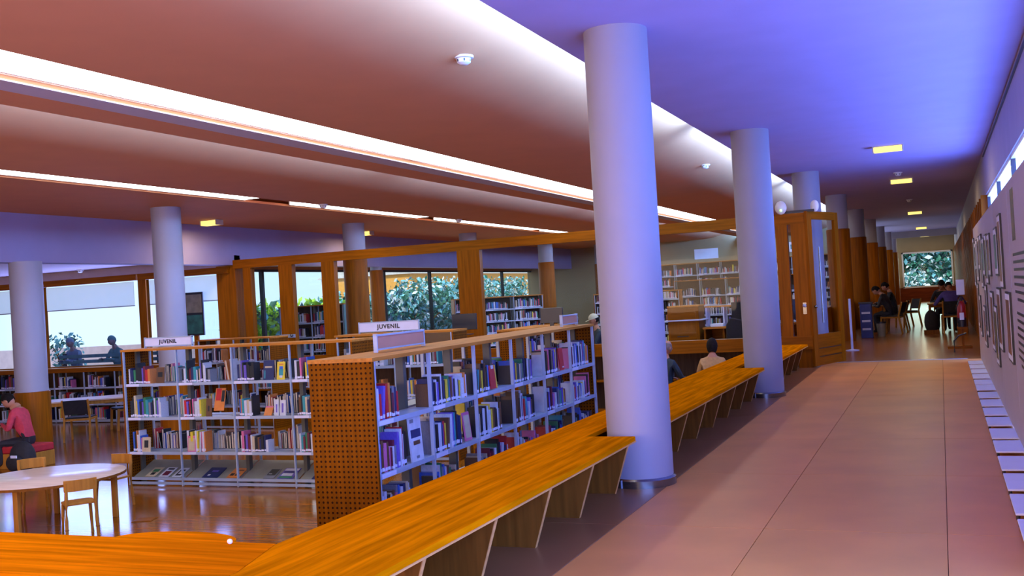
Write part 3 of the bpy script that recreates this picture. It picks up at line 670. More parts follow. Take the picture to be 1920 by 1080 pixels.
spots = [(-8.62, 8.42, 55, 'small birch chair nearest the bench at the children table'), (-9.46, 9.80, 178, 'small birch chair behind the children table, beside the white bookcase'),
         (-9.70, 7.74, -5, 'small birch chair at the left picture edge, near side of the table'), (-10.42, 9.5, 235, 'small birch chair behind the children table at the left edge')]
for i, (x, y, a, lb) in enumerate(spots):
    c = cc if i == 0 else copy_tree(cc); c.location = (x, y, ZF); c.rotation_euler = (0, 0, rad(a)); c['label'] = lb
fb = empty('floor_box', (-8.45, 9.2, ZF), rad(20), 'flat square floor socket cover in the parquet beside the chair', 'floor box')
B(-.11, .11, -.11, .11, 0, .006).build('frame', M_BLEG, fb); B(-.095, .095, -.095, .095, .006, .009).build('lid', M_WOODX, fb)

# ------------------------------------------------------------------ adult chairs, tables
def reading_chair(fab=M_BLACKF, wd=M_LIGHTW):
    t = empty('reading_chair', (0, 0, 0), 0, '', 'chair')
    B(-.23, .23, -.20, .24, .42, .47).build('seat', fab, t, bevel=.01)
    MB().hexa([(-.22, -.24, .52), (.22, -.24, .52), (.22, -.21, .52), (-.22, -.21, .52)], [(-.22, -.33, .80), (.22, -.33, .80), (.22, -.30, .80), (-.22, -.30, .80)]).build('backrest', fab, t)
    for s in (-1, 1):
        MB().beam((s*.235, -.30, 0), (s*.235, -.22, .45), .03, .045).beam((s*.235, -.22, .45), (s*.235, -.32, .81), .03, .04).build('rear_leg', wd, t)
        MB().beam((s*.235, .25, 0), (s*.235, .22, .45), .03, .045).build('front_leg', wd, t)
        B(s*.235-.014, s*.235+.014, -.22, .22, .40, .44).build('side_rail', wd, t)
    B(-.22, .22, -.235, -.21, .40, .44).build('rear_rail', wd, t)
    return t
RC = reading_chair(); rc_used = [False]
def chair_at(x, y, z, a, label, group=None):
    c = RC if not rc_used[0] else copy_tree(RC); rc_used[0] = True
    c.location = (x, y, z); c.rotation_euler = (0, 0, rad(a)); c['label'] = label
    if group: c['group'] = group
    return c
def table(x, y, z, a, sx, sy, h, label, top=M_TABLE, leg=M_LIGHTW):
    t = empty('reading_table', (x, y, z), rad(a), label, 'table')
    B(-sx/2, sx/2, -sy/2, sy/2, h-.03, h).build('tabletop', top, t, bevel=.004)
    B(-sx/2+.05, sx/2-.05, -sy/2+.05, -sy/2+.07, h-.10, h-.03).build('apron', leg, t); B(-sx/2+.05, sx/2-.05, sy/2-.07, sy/2-.05, h-.10, h-.03).build('apron', leg, t)
    for sx_ in (-1, 1):
        for sy_ in (-1, 1): B(sx_*(sx/2-.05)-.025, sx_*(sx/2-.05)+.025, sy_*(sy/2-.05)-.025, sy_*(sy/2-.05)+.025, 0, h-.03).build('leg', leg, t)
    return t
table(-16.3, 16.0, ZF, 38, 2.2, .85, .74, 'pale reading table in the alcove below the bright window')
chair_at(-15.55, 15.35, ZF, 30, 'dark upholstered chair pulled up to the alcove table, left one')
chair_at(-15.95, 17.0, ZF, 150, 'dark upholstered chair at the end of the alcove table, right one')
bkD, frD = bookcase((-21.8, 18.1, ZF), 0, 8, 1.15, [.80, .42, .06], 'low wall bookcase under the alcove windows', dep=.40, both=False, nm='alcove bookcase', seed=8, endm=M_WOOD, name='wall_bookcase', back=M_DARKIN, topm=M_WOODX, topth=.10)

# red seat, backpack
st = empty('upholstered_seat', (-14.55, 12.35, ZF), 0, 'low wooden seat box with red cushion beside the left column', 'seat'); o = st.location
B(-15.1, -13.5, 12.2, 12.75, ZF, ZF+.24).build('box', M_LIGHTW, st, off=o, bevel=.006)
B(-15.1, -13.5, 12.2, 12.75, ZF+.24, ZF+.36).build('cushion', M_RED, st, off=o, bevel=.02)
bp = empty('backpack', (-13.3, 11.92, ZF), 0, 'black backpack leaning on the floor beside the red seat', 'backpack'); o = bp.location
MB().ball((-13.32, 11.95, ZF+.24), .25, 16, 12, (.92, .62, 1.0)).build('body', M_BLACKF, bp, off=o, smooth=True)
MB().ball((-13.32, 11.79, ZF+.17), .15, 14, 10, (1.1, .5, .9)).build('front_pocket', M_BLACKF, bp, off=o, smooth=True)
MB().tube([(-13.4, 12.01, ZF+.46), (-13.38, 12.03, ZF+.53), (-13.26, 12.03, ZF+.53), (-13.24, 12.01, ZF+.46)], .014).build('top_handle', M_BLACKF, bp, off=o)
B(-13.3, -13.18, 11.7, 11.715, ZF+.26, ZF+.30).build('badge', M_LABEL, bp, off=o)
B(-13.53, -12.6, 11.87, 12.17, ZF, ZF+.012).build('strap', M_BLACKF, bp, off=o)

# ------------------------------------------------------------------ people
def person(loc, rz, label, top, legs, hair=M_HAIR, lean=.25, headtilt=.5, hands=((-.12, .42, .78), (.12, .42, .78)), seat=.46, stand=False, longhair=False, bald=False, cap=None, skin=M_SKIN, shoes=M_BLACK):
    hip = Vector((0, 0, seat+.07)) if not stand else Vector((0, 0, .92))
    sd = Vector((0, math.sin(lean), math.cos(lean)))
    waist = hip+sd*.20; chest = hip+sd*.40; neck = hip+sd*.56
    hd = Vector((0, math.sin(lean+headtilt), math.cos(lean+headtilt)))
    V = []; E = []; R = []; G = []
    def nd(p, r, g, par=None):
        V.append(tuple(p)); R.append(r); G.append(g); i = len(V)-1
        if par is not None: E.append((par, i))
        return i
    p0 = nd(hip, (.155, .12), 1); p1 = nd(waist, (.14, .105), 0, p0); p2 = nd(chest, (.165, .115), 0, p1); p3 = nd(neck, (.062, .062), 2, p2)
    nd(neck+hd*.10, (.058, .058), 2, p3)
    HC = []
    for s, h in zip((-1, 1), hands):
        sh = nd(hip+sd*.48+Vector((s*.175, 0, 0)), (.062, .062), 0, p2)
        S = Vector(V[sh]); hnd = Vector(h); mid = (S+hnd)/2
        d = hnd-S; ln = min(d.length, .54); bend = math.sqrt(max(.0025, .0784-(ln/2)**2)) if ln < .56 else .03
        el = mid+Vector((s*.6, -.35, -.75)).normalized()*bend
        e = nd(el, (.044, .044), 0, sh); wri = S.lerp(hnd, 1); wr_ = nd(el+(hnd-el)*.88, (.029, .029), 0, e)
        nd(hnd+(hnd-el).normalized()*.06, (.034, .022), 2, wr_); HC.append((hnd, (hnd-el).normalized(), s))
        if stand: kn = (s*.10, .02, .50); an = (s*.10, -.02, .09)
        else: kn = (s*.13, .43, seat+.05); an = (s*.13, .40, .09)
        th = nd(hip+Vector((s*.09, .03, -.02)), (.095, .085), 1, p0); k = nd(kn, (.062, .062), 1, th); a_ = nd(an, (.042, .042), 1, k)
        nd((an[0]+s*.02, an[1]+.15, .035), (.036, .030), 3, a_)
    me = bpy.data.meshes.new('sk'); me.from_pydata(V, E, [])
    so = bpy.data.objects.new('sk', me); COL.objects.link(so)
    md = so.modifiers.new('s', 'SKIN'); md.use_smooth_shade = True
    for i, r in enumerate(R): me.skin_vertices[0].data[i].radius = r; me.skin_vertices[0].data[i].use_root = (i == 0)
    sb = so.modifiers.new('u', 'SUBSURF'); sb.levels = 1; sb.render_levels = 1
    dg = bpy.context.evaluated_depsgraph_get(); dg.update()
    ev = bpy.data.meshes.new_from_object(so.evaluated_get(dg)); bpy.data.objects.remove(so)
    mb = MB(); VV = [Vector(v) for v in V]
    def grp(c):
        best = None; bd = 9
        for a_, b_ in E:
            A, C = VV[a_], VV[b_]; t = max(0, min(1, (c-A).dot(C-A)/max(1e-6, (C-A).length_squared)))
            d = (c-(A+(C-A)*t)).length - .0*t
            if d < bd: bd = d; best = G[b_] if t > (.85 if G[b_] == 2 and G[a_] == 0 else .35) else G[a_]
        return best
    mb.v = [tuple(v.co) for v in ev.vertices]
    for p in ev.polygons: mb.f.append(list(p.vertices)); mb.mi.append(grp(p.center))
    # fingers
    for hnd, d, s in HC:
        side = d.cross(Vector((0, 0, 1))); side = side.normalized() if side.length > .1 else Vector((1, 0, 0)); dn = side.cross(d)
        if dn.z > 0: dn = -dn
        mb.cur = 2
        for j, (off, ln) in enumerate(((-.030, .062), (-.010, .075), (.010, .070), (.028, .055))):
            b0 = hnd+d*.05+side*off; b1 = b0+d*ln*.55+dn*.006; mb.tube([b0, b1, b1+d*ln*.4+dn*.022], [.009, .0085, .007], 6)
        q = hnd+d*.015-side*s*.028; mb.tube([q, q+d*.025-side*s*.022, q+d*.055-side*s*.026+dn*.01], [.011, .010, .008], 6)
    # head: skull with jaw, nose, ears, eyes, mouth
    hc = neck+hd*.185; hy = Vector((0, math.cos(lean+headtilt), -math.sin(lean+headtilt)))   # face direction
    def H(x, y, z): return hc+Vector((x, 0, 0))+hy*y+hd*z
    sp = MB().ball((0, 0, 0), 1, 18, 14)
    def shape(v, g=1.0):
        x, y, z = v; k = 1-.28*max(0, -z)**1.5
        return H(.077*x*k*g, (.098*y*(1-.12*max(0, -z)) + (.012 if z < 0 and y > 0 else 0))*g, .118*z*g)
    mb.cur = 2; mb.add([shape(v) for v in sp.v], sp.f)
    mb.add([H(-.014, .09, -.03), H(.014, .09, -.03), H(0, .122, -.034), H(0, .094, .022)], [(0, 1, 2), (0, 2, 3), (1, 3, 2), (0, 3, 1)])
    for s in (-1, 1):
        e = MB().ball((0, 0, 0), 1, 8, 6); mb.add([H(s*.078+v[0]*.01, -.005+v[1]*.022, -.008+v[2]*.032) for v in e.v], e.f)
    mb.cur = 4
    for s in (-1, 1):
        e = MB().ball((0, 0, 0), 1, 8, 6); mb.add([H(s*.030+v[0]*.012, .090+v[1]*.006, .012+v[2]*.006) for v in e.v], e.f)
    e = MB().ball((0, 0, 0), 1, 8, 6); mb.cur = 5; mb.add([H(v[0]*.024, .092+v[1]*.008, -.062+v[2]*.006) for v in e.v], e.f)
    t = empty('person', loc, rz, label, 'person')
    mb.build('body', [top, legs, skin, shoes, M_BLACK, mat('lips', (.30, .06, .05), .5)], t, smooth=True)
    # hair
    hm = MB(); hs = MB().ball((0, 0, 0), 1, 18, 14); fs_ = []
    for f in hs.f:
        c = sum((Vector(hs.v[i]) for i in f), Vector())/len(f)
        lim = .42 if c.y > .35 else (.12 if c.y > 0 else (-.35 if not longhair else -.75))
        if bald: lim = 2 if (c.z > .45 or c.y > .2) else -.4
        if c.z > lim: fs_.append(f)
    hv = [shape((v[0], v[1]-.06, v[2]), 1.24 if longhair else 1.12) for v in hs.v]
    if longhair: hv = [p+(hd*-.02 if hs.v[i][2] < -.3 else Vector()) for i, p in enumerate(hv)]
    hm.add(hv, fs_); hm.build('hair', hair, t, smooth=True)
    if cap:
        cm = MB(); cf = [f for f in hs.f if sum(hs.v[i][2] for i in f)/len(f) > .25]
        cm.add([shape(v, 1.2) for v in hs.v], cf); cm.add([H(-.07, .08, .04), H(.07, .08, .04), H(.05, .18, .03), H(-.05, .18, .03)], [(0, 1, 2, 3)]); cm.build('cap', cap, t, smooth=True)
    return t, (lambda p: Matrix.Translation(loc) @ Matrix.Rotation(rz, 4, 'Z') @ p)
M_DKJ = mat('dark_teal_jacket', (.010, .022, .035), .7, .3, 15, .1); M_CREAM = mat('cream_knit', (.48, .26, .10), .85, .12, 30, .2)
M_PURP = mat('purple_shirt', (.075, .045, .22), .8, .15, 12); M_DTROU = mat('dark_trousers', (.012, .010, .016), .8, .3)
M_BLUEG = mat('bluegrey_coat', (.10, .15, .30), .8, .2); M_TEALC = mat('teal_coat', (.06, .14, .20), .8, .2); M_DSHIRT = mat('dark_shirt', (.02, .012, .014), .8, .3)
M_PINKTOP = mat('pinkred_sweater', (.52, .035, .06), .85, .15, 18, .2); M_GREYH = mat('grey_hair', (.18, .12, .09), .6, .2, 30)
# reader in red by the left column, seen from its left side
pr, _ = person((-13.72, 12.45, ZF), rad(108), 'person in red sweater sitting by the left column, looking down at a device', M_PINKTOP, M_DTROU, lean=.32, headtilt=.55, hands=((-.06, .40, .70), (.07, .42, .66)), seat=.36)
ph = B(-.075, .075, -.01, .01, -.05, .05).build('camera', M_BLACK); ph.matrix_world = Matrix.Translation((-13.72, 12.45, ZF)) @ Matrix.Rotation(rad(108), 4, 'Z') @ Matrix.Translation((0, .52, .71)) @ Matrix.Rotation(-.4, 4, 'X')
tag(ph, 'small dark device held by the person in the red sweater', 'camera'); MB().lathe([(.03, 0), (.03, .03)], (0, 0), 16).build('lens', M_CHROME, ph).rotation_euler = (rad(-90), 0, 0)
# two readers behind the bench, backs to us
person((-4.42, 17.2, ZF), rad(-25), 'bald person with glasses in dark teal jacket reading behind the bench', M_DKJ, M_DTROU, hair=M_GREYH, bald=True, lean=.1, headtilt=.25, hands=((-.15, .38, .72), (.15, .38, .72)))
person((-3.62, 17.35, ZF), rad(8), 'dark-haired person in cream top sitting behind the bench, back turned', M_CREAM, M_DTROU, lean=.2, headtilt=.3, longhair=True)
for i, (x, y, a) in enumerate(((-4.42, 17.2, -25), (-3.62, 17.35, 8))):
    chair_at(x, y-.02, ZF, a, ['dark chair under the bald reader behind the bench', 'dark chair under the reader in the cream top'][i])
# corridor tables and students
table(-1.72, 29.6, 0, 90, 1.3, .7, .74, 'narrow study table against the far corridor columns', M_LIGHTW)
person((-1.22, 29.0, 0), rad(75), 'student in dark red shirt writing at the far left study table', M_DSHIRT, M_DTROU, lean=.45, headtilt=.5, hands=((-.15, .48, .78), (.15, .48, .78)))
person((-1.18, 30.4, 0), rad(85), 'student in black with white collar at the far left study table', M_BLACKF, M_DTROU, lean=.25, headtilt=.4, hands=((-.15, .45, .78), (.15, .45, .78)))
chair_at(-1.22, 29.0, 0, 75, 'dark chair with pale frame under the student in dark red', 'chairs in the far corridor')
chair_at(-1.18, 30.4, 0, 85, 'dark chair with pale frame under the student in black', 'chairs in the far corridor')
chair_at(-.95, 32.2, 0, 120, 'empty pale-framed chair beyond the two students', 'chairs in the far corridor')
tag(B(-1.75, -1.5, 28.85, 29.15, .741, .752).build('open_notebook', M_PAPER, off=(-1.6, 29, .741)), 'open white notebook under the writing student', 'notebook')
table(.12, 29.0, 0, 0, .95, 1.2, .74, 'study table at the right side of the far corridor', M_LIGHTW, M_WOOD)
person((.22, 27.95, 0), rad(8), 'person in purple shirt bent over the right study table, back turned', M_PURP, M_DTROU, lean=.42, headtilt=.5, hands=((-.3, .42, .78), (.25, .42, .78)))
chair_at(.22, 27.9, 0, 4, 'black chair with orange wood frame under the person in purple', 'chairs in the far corridor')
person((.02, 29.95, 0), rad(178), 'person with bushy black hair facing the one in purple', M_BLACKF, M_DTROU, lean=.3, headtilt=.5, longhair=True, hands=((-.15, .42, .78), (.15, .42, .78)))
chair_at(.02, 29.97, 0, 178, 'dark chair under the bushy-haired person', 'chairs in the far corridor')
bg = empty('shoulder_bag', (-.28, 27.9, 0), 0, 'black bag standing on the floor left of the purple shirt', 'bag'); MB().ball((-.28, 27.9, .30), .3, 14, 10, (.55, .4, 1)).build('body', M_BLACKF, bg, off=bg.location, smooth=True)
B(-.46, -.10, 27.76, 28.04, 0, .1).build('base', M_BLEG, bg, off=bg.location)
tag(B(.30, .52, 26.9, 27.0, 0, .72).build('wooden_screen', M_WOOD, off=(.41, 26.95, 0)), 'short upright wooden board beside the right study table', 'board')
# extinguisher on its stand
ex = empty('fire_extinguisher', (.34, 22.3, 0), 0, 'red fire extinguisher on a wooden stand past the display boards', 'fire extinguisher'); o = ex.location
MB().lathe([(.07, .42), (.08, .45), (.08, .82), (.06, .90), (.03, .93)], (.34, 22.3), 20).build('cylinder', M_EXT, ex, off=o, smooth=True)
MB().lathe([(.082, .42), (.083, .60)], (.34, 22.3), 20, False).build('black_base', M_BLACK, ex, off=o); B(.30, .38, 22.21, 22.222, .56, .70).build('label', M_PAPER, ex, off=o)
MB().tube([(.34, 22.3, .93), (.34, 22.3, 1.02), (.30, 22.2, 1.04)], .016).build('valve', M_BLACK, ex, off=o)
MB().tube([(.33, 22.2, 1.0), (.25, 22.15, .8), (.26, 22.15, .5)], .012).build('hose', M_BLACK, ex, off=o)
B(.32, .36, 22.38, 22.42, 0, 1.25).build('stand_post', M_WOOD, ex, off=o); B(.05, .5, 22.2, 22.5, 0, .04).build('stand_foot', M_WOODX, ex, off=o)
B(.27, .42, 22.36, 22.38, 1.05, 1.35).build('notice', M_PAPER, ex, off=o); B(.24, .44, 22.26, 22.44, .38, .42).build('stand_tray', M_WOODX, ex, off=o)
tag(MB().tube([(.16, 21.0, .01), (.16, 21.0, .22), (.25, 21.0, .32), (.38, 21.0, .36)], .015).build('bent_rail', M_BLACK, off=(.16, 21, 0)), 'black bent rail on the floor at the foot of the farthest board', 'rail')
# bins, pole
rb = empty('recycling_bin', (-1.76, 27.2, 0), 0, 'dark blue recycling bin beside the wood-clad column', 'bin'); o = rb.location
MB().prism([(-1.90, 27.05), (-1.62, 27.05), (-1.62, 27.35), (-1.90, 27.35)], 0, .85).build('body', mat('bin_blue', (.015, .025, .16), .4, .2), rb, off=o, bevel=.01)
for z in (.2, .4, .6): B(-1.86, -1.66, 27.04, 27.05, z, z+.05).build('sticker', M_LABEL, rb, off=o)
B(-1.92, -1.60, 27.03, 27.37, .85, .89).build('lid', M_BLACK, rb, off=o)
wb = empty('waste_basket', (-1.45, 27.6, 0), 0, 'small grey waste basket next to the blue bin', 'bin'); MB().lathe([(.09, 0), (.12, .36), (.11, .36), (.085, .02)], (-1.45, 27.6), 18).build('bucket', mat('basket_grey', (.25, .22, .15), .5), wb, off=wb.location, smooth=True)
MB().lathe([(.122, .33), (.122, .37)], (-1.45, 27.6), 18, False).build('rim', M_BLACK, wb, off=wb.location)
sp_ = empty('barrier_pole', (-1.78, 22.6, 0), 0, 'slim white barrier pole standing just beyond the open door', 'pole'); MB().tube([(-1.78, 22.6, .03), (-1.78, 22.6, 1.08)], .025).build('pole', M_LABEL, sp_, off=sp_.location, smooth=True)
MB().lathe([(.14, 0), (.14, .015), (.04, .03)], (-1.78, 22.6), 20).build('base', M_LABEL, sp_, off=sp_.location, smooth=True)

# ------------------------------------------------------------------ beyond the partition
# service desk, cabinet, monitors
cb = empty('wooden_cabinet', (-5.15, 22, ZF), 0, 'wooden service cabinet with drawer fronts behind the partition', 'cabinet'); o = cb.location
B(-5.5, -4.82, 22, 22.6, ZF, 1.10).build('body', M_WOOD, cb, off=o, bevel=.008)
B(-5.56, -4.72, 21.95, 22.65, .80, .825).build('ledge', M_LABEL, cb, off=o); B(-5.5, -4.8, 21.98, 22.6, 1.10, 1.13).build('top_board', M_TOPB, cb, off=o)
for z in (.35, .88): B(-5.45, -4.88, 21.985, 22, z, z+.20).build('drawer', M_WOODX, cb, off=o)
B(-5.3, -5.05, 21.97, 21.985, .46, .475).build('handle', M_BLACK, cb, off=o)
dk = empty('service_desk', (-3.9, 22.4, ZF), 0, 'long wooden service desk with raised counter behind the partition', 'desk'); o = dk.location
B(-4.75, -2.9, 22.0, 22.8, .60, .64).build('desktop', M_TOPB, dk, off=o); B(-4.8, -4.0, 22.5, 22.8, 1.05, 1.08).build('counter_top', M_TOPB, dk, off=o)
B(-4.75, -2.9, 22.75, 22.8, ZF, .60).build('front_panel', M_WOODX, dk, off=o)
for x in (-4.75, -4.35, -3.0): B(x, x+.04, 22.1, 22.75, ZF, .60).build('side_panel', M_WOOD, dk, off=o)
B(-4.78, -4.74, 22.5, 22.8, .64, 1.05).box(-4.4, -4.37, 22.5, 22.8, .64, 1.05).box(-4.03, -4.0, 22.5, 22.8, .64, 1.05).build('divider', M_LABEL, dk, off=o)
def monitor(x, y, z, a, label, w_=.5, h_=.34, grp='dark computer screens'):
    t = empty('computer_screen', (x, y, z), rad(a), label, 'screen', grp)
    B(-w_/2, w_/2, -.02, .02, .08, .08+h_).build('housing', M_BLACK, t, bevel=.006); B(-w_/2+.02, w_/2-.02, -.023, -.02, .10, .06+h_).build('display', mat('dark_display', (.01, .012, .02), .15), t)
    B(-.03, .03, .0, .03, 0, .1).build('neck', M_BLACK, t); B(-.12, .12, -.08, .1, 0, .012).build('foot', M_BLACK, t)
monitor(-3.95, 22.3, .64, 160, 'dark computer screen on the service desk beside the second column', .5, .42)
monitor(-3.05, 22.2, .64, 200, 'tilted dark computer screen seen right of the second column', .5, .42)
oc = empty('office_chair', (-3.9, 21.5, ZF), 0, 'black high-backed office chair behind the second column', 'chair'); o = oc.location
B(-4.15, -3.65, 21.25, 21.75, -.32, -.25).build('seat', M_BLACKF, oc, off=o, bevel=.02); MB().prism([(-4.12, -.2), (-3.68, -.2), (-3.72, .78), (-4.0, .85), (-4.1, .7)], 21.2, 21.28, 'y').build('backrest', M_BLACKF, oc, off=o, bevel=.02)
MB().tube([(-3.9, 21.5, -.7), (-3.9, 21.5, -.3)], .03).build('gas_column', M_BLACK, oc, off=o)
for k in range(5):
    a = k*2*math.pi/5; MB().beam((-3.9, 21.5, -.69), (-3.9+.28*math.cos(a), 21.5+.28*math.sin(a), -.71), .04, .04).build('foot', M_BLACK, oc, off=o)
tag(MB().box(-4.62, -4.35, 22.2, 22.5, .642, .70).build('paper_stack', M_PAPER, off=(-4.5, 22.3, .642)), 'stack of papers on the service desk', 'papers')
# books on the low shelf of the partition base
rnd = random.Random(21); frP = Matrix.Translation((-14.1, YP-.03, -.129))
fill_row(frP, 9.0, 9.28, 0, .15, .25, '', '', False, rnd)
for a_, b_ in ((.3, 2.2), (5.0, 8.0), (9.0, 9.5), (10.4, 11.4)): fill_row(frP, a_, b_, 0, 0, .26, '', '', False, rnd)
# boxes and screens on the low bookcases
monitor(-7.15, 15.2, .96, 186, 'black screen on the low bookcase left of the wide partition post', .42, .26)
monitor(-5.64, 15.2, 1.0, 186, 'black screen on the low bookcase right of the wide partition post', .36, .24)
# tall bookcases in the far hall
rl = [1.95, 1.6, 1.25, .9, .55, .2]
for i, (x, y, a, nb, top, lb) in enumerate([(-15.2, 21.6, 0, 2, 2.35, 'tall bookcase with green-lit end panels seen through the left partition panes'), (-13.2, 27.5, 40, 3, 2.3, 'tall bookcase in front of the garden windows'),
        (-10.6, 40.3, 0, 8, 3.2, 'wall of tall bookcases at the far end of the hall'), (-10.2, 31.5, 0, 3, 2.2, 'tall free-standing bookcase in the middle of the far hall'), (-8.8, 36.5, 0, 5, 2.5, 'long tall bookcase before the far wall')]):
    bookcase((x, y, ZF), rad(a), nb, top, [z for z in ([2.75, 2.35] if top > 3 else []) + rl if z < top-.2], lb, nm='far bookcase', seed=30+i, both=False, endm=mat('green_lit_end_panel', (.10, .20, .18), .6) if i == 0 else M_WOOD, name='tall_bookcase', dep=.36, back=M_DARKIN,  # green light on the first bookcase's ends is put into their colour
             spec=[[(.02, random.Random(50+r*9+k).uniform(.75, .98)) for k in range(nb)] for r in range(9)])
for i, (x, y, z, w_, h_, lb) in enumerate([(-9.0, 40.98, 2.62, .95, .40, 'white poster above the far bookcases, left one'), (-7.0, 40.98, 2.66, .85, .38, 'pale printed poster above the far bookcases, middle one'), (-5.6, 40.98, 2.66, .6, .38, 'pale printed poster above the far bookcases, right one')]):
    t = empty('poster', (x, y, z), 0, lb, 'poster'); B(0, w_, -.012, 0, 0, h_).build('sheet', M_PAPER, t)
    if i: 
        for k in range(5): B(.08+k*.13, .16+k*.13, -.016, -.012, .1, .1+.06*(1+(k*7) % 3)).build('print', COV['teal'], t)
# people glimpsed beyond the partition
person((-6.6, 20.6, ZF), rad(120), 'person in pale cap sitting beyond the partition', M_DKJ, M_DTROU, cap=mat('cap_cream', (.5, .45, .3), .7), lean=.1, headtilt=.2, seat=.9)
person((-7.25, 21.2, ZF), rad(150), 'brown-haired person sitting beyond the partition beside the pale cap', M_DKJ, M_DTROU, hair=mat('brown_hair', (.12, .05, .015), .6), lean=.1, headtilt=.3, seat=.9)
for i, (x, y, a) in enumerate(((-6.6, 20.6, 120), (-7.25, 21.2, 150))):
    t = empty('bar_stool', (x, y, ZF), 0, ['tall stool under the person in the pale cap', 'tall stool under the brown-haired person'][i], 'stool'); MB().lathe([(.17, .86), (.18, .90), (.17, .92)], (0, 0), 18).build('seat', M_BLACKF, t)
    for k in range(4):
        q = k*math.pi/2+.4; MB().tube([(.1*math.cos(q), .1*math.sin(q), .86), (.2*math.cos(q), .2*math.sin(q), 0)], .015).build('leg', M_CHROME, t)

# ------------------------------------------------------------------ outside: hedges, building, people on the terrace
M_LEAF = [mat('leaf_bright', (.40, .72, .05), .6, .4, 8), mat('leaf_dark', (.03, .16, .10), .6, .4, 8), mat('leaf_cool', (.18, .48, .55), .6, .4, 8), mat('leaf_pale', (.70, .85, .82), .6, .3, 8)]
def hedge(name, x0, x1, y0, y1, z0, z1, n, mix, label, seed, size=.12):
    r = random.Random(seed); t = empty(name, ((x0+x1)/2, (y0+y1)/2, z0), 0, label, 'hedge'); mb = MB()
    for k in range(n):
        c = Vector((r.uniform(x0, x1), r.uniform(y0, y1), z0+(z1-z0)*(r.random()**.8)*r.uniform(.85, 1.05)))
        a = Vector((r.uniform(-1, 1), r.uniform(-1, 1), r.uniform(-1, 1))).normalized(); b = a.orthogonal(); b.rotate(Matrix.Rotation(r.uniform(0, 6), 3, a)); s = size*r.uniform(.6, 1.4)
        mb.cur = mix[r.randrange(len(mix))]
        mb.add([c-a*s, c+b*s*.4, c+a*s, c-b*s*.4], [(0, 1, 2, 3)])
    f = mb.build('foliage', M_LEAF, t, off=t.location); f['kind'] = 'stuff'
    st_ = MB()
    for k in range(max(2, int(max(x1-x0, y1-y0)))): st_.tube([(r.uniform(x0, x1), r.uniform(y0, y1), z0), (r.uniform(x0, x1), r.uniform(y0, y1), z1*.7+z0*.3)], [.03, .012], 6)
    st_.build('stems', M_BLEG, t, off=t.location)
hedge('garden_hedge', -17.6, -16.9, 22.3, 28, ZF, 1.75, 5200, [0, 0, 0, 2, 1], 'bright green hedge outside the garden windows', 1)
hedge('garden_hedge', -18.0, -17.2, 28, 38.2, ZF, 2.0, 6500, [1, 1, 2, 3, 2, 1], 'dark bluish hedge outside the far garden windows', 2)
hedge('garden_tree', -3.5, 2.5, 66, 69, -1.0, 4.6, 6500, [1, 1, 2, 3, 1], 'leafy trees outside the corridor end window', 3, .2)
hedge('garden_shrub', -2.4, -.9, 64.5, 65.5, -.2, 1.6, 900, [2, 3, 1], 'greyish shrub outside the corridor end window', 4, .14)
hedge('terrace_bush', -21.6, -20.7, 20.3, 20.8, .3, 1.25, 260, [2, 2, 1], 'small sparse bush outside the alcove window', 5, .07)
hedge('garden_hedge', -23.5, -22.6, 42, 58, -.3, 2.7, 6000, [1, 2, 3, 2, 1], 'dark bluish hedge behind the blue car', 12)
struct('ground_street', B(-60, -18.9, 38.5, 60, -1.0, -.35), mat('asphalt', (.2, .2, .22), .9, .2, 2))
car = empty('parked_car', (-20.4, 45.5, -.35), 0, 'blue parked car seen through the far garden windows', 'car'); o = car.location
prof = [(43.3, -.15), (43.3, .25), (43.6, .42), (44.5, .52), (45.3, 1.0), (46.9, 1.05), (47.7, .55), (48.0, .45), (48.0, -.15), (47.55, -.15)]
prof += [(47.15+.38*math.cos(a), -.13+.38*math.sin(a)) for a in [math.pi*k/8 for k in range(1, 8)]] + [(46.75, -.15), (44.75, -.15)]
prof += [(44.35+.38*math.cos(a), -.13+.38*math.sin(a)) for a in [math.pi*k/8 for k in range(1, 8)]] + [(43.95, -.15)]
MB().prism(prof, -21.2, -19.6, 'x').build('body', mat('car_blue', (.03, .14, .60), .3, .1), car, off=o)
MB().prism([(44.75, .55), (45.38, .94), (46.05, .96), (46.05, .55)], -19.6, -19.59, 'x').build('window', M_BLACK, car, off=o); MB().prism([(46.12, .55), (46.12, .96), (46.85, .98), (47.45, .55)], -19.6, -19.59, 'x').build('window', M_BLACK, car, off=o)
for y in (44.35, 47.15):
    wv = MB().lathe([(.33, -.1), (.33, .1)], (0, 0), 20); wh = MB().add([(-19.72+v[2], y+v[0], -.02+v[1]) for v in wv.v], wv.f).build('wheel', M_BLACK, car, off=o)
    wv = MB().lathe([(.2, .1), (.2, .12)], (0, 0), 16); MB().add([(-19.72+v[2], y+v[0], -.02+v[1]) for v in wv.v], wv.f).build('hubcap', M_CHROME, car, off=o)
struct('ground_outside', B(-60, 30, -30, -6.35, -1.2, -1.0).box(-60, -16.2, 18.85, 120, -1.2, -1.0).box(-16.2, 30, 61.3, 120, -1.2, -1.0).box(.97, 30, -6.35, 61.3, -1.2, -1.0), mat('ground_stone', (.42, .42, .46), .8, .2, 1))
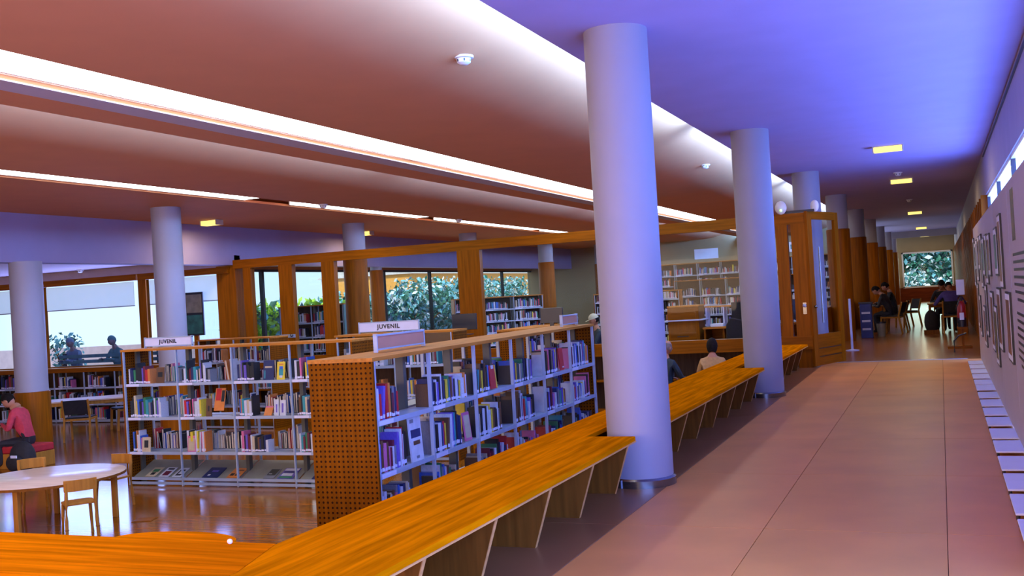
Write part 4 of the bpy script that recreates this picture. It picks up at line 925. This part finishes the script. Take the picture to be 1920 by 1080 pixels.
hs = empty('orange_building', (-36, 70, -1), 0, 'orange house with pale gable seen through the garden windows', 'building'); o = hs.location
B(-40, -33, 62, 92, -1, 3.6).build('wall', mat('orange_render', (.75, .34, .06), .8, .1), hs, off=o); MB().prism([(-40.3, 3.6), (-32.7, 3.6), (-36.5, 5.2)], 61.8, 92.2, 'y').build('roof', mat('roof_pale', (.6, .55, .5), .8), hs, off=o)
for y in (66, 72, 78, 84): B(-33.0, -32.9, y, y+1, .8, 2.6).build('window', COV['navy'], hs, off=o)
gp = empty('garden_wall_block', (-.2, 72, -1), 0, 'pale stepped blocks beyond the corridor end window', 'wall block'); B(-.6, .2, 71, 72, -1, 2.6).build('block', M_PAPER, gp, off=gp.location); B(.4, 1.2, 72, 73, -1, 2.2).build('block', M_WALL, gp, off=gp.location)
for i, (x, lb, tp) in enumerate(((-19.75, 'person in pale blue coat sitting outside the alcove window', M_BLUEG), (-18.4, 'person in teal coat sitting outside the alcove window, by the bookcase', M_TEALC))):
    person((x, 19.5, -.14), rad(180-10*i), lb, tp, M_DTROU, hair=M_TEALC if i else M_BLUEG, lean=.2, headtilt=.3, seat=.42, skin=mat('skin_cool', (.18, .12, .14), .5))
struct('wall_terrace', B(-34, -18.2, 24, 24.3, -1, .80), mat('terrace_wall', (.34, .27, .32), .8, .1))
gb = empty('garden_bench', (-19.0, 19.45, -1.0), 0, 'slatted bench outside the alcove window', 'bench'); o = gb.location
for k in range(4): B(-20, -16.9, 19.25+k*.11, 19.33+k*.11, .24, .28).build('slat', M_TEALC, gb, off=o)
for k in range(3): B(-20, -16.9, 19.16, 19.19, .42+k*.13, .50+k*.13).build('back_slat', M_TEALC, gb, off=o)
for x in (-19.9, -17.0): B(x, x+.08, 19.16, 19.66, -1, .24).box(x, x+.08, 19.19, 19.24, .24, .8).build('leg_frame', M_BLACK, gb, off=o)

# ------------------------------------------------------------------ remaining books as one mass
if STUFF.v:
    so = STUFF.build('books', STUFF_M); tag(so, 'many smaller books filling the farther shelves of the hall', 'books', kind='stuff')
bpy.context.view_layer.update()
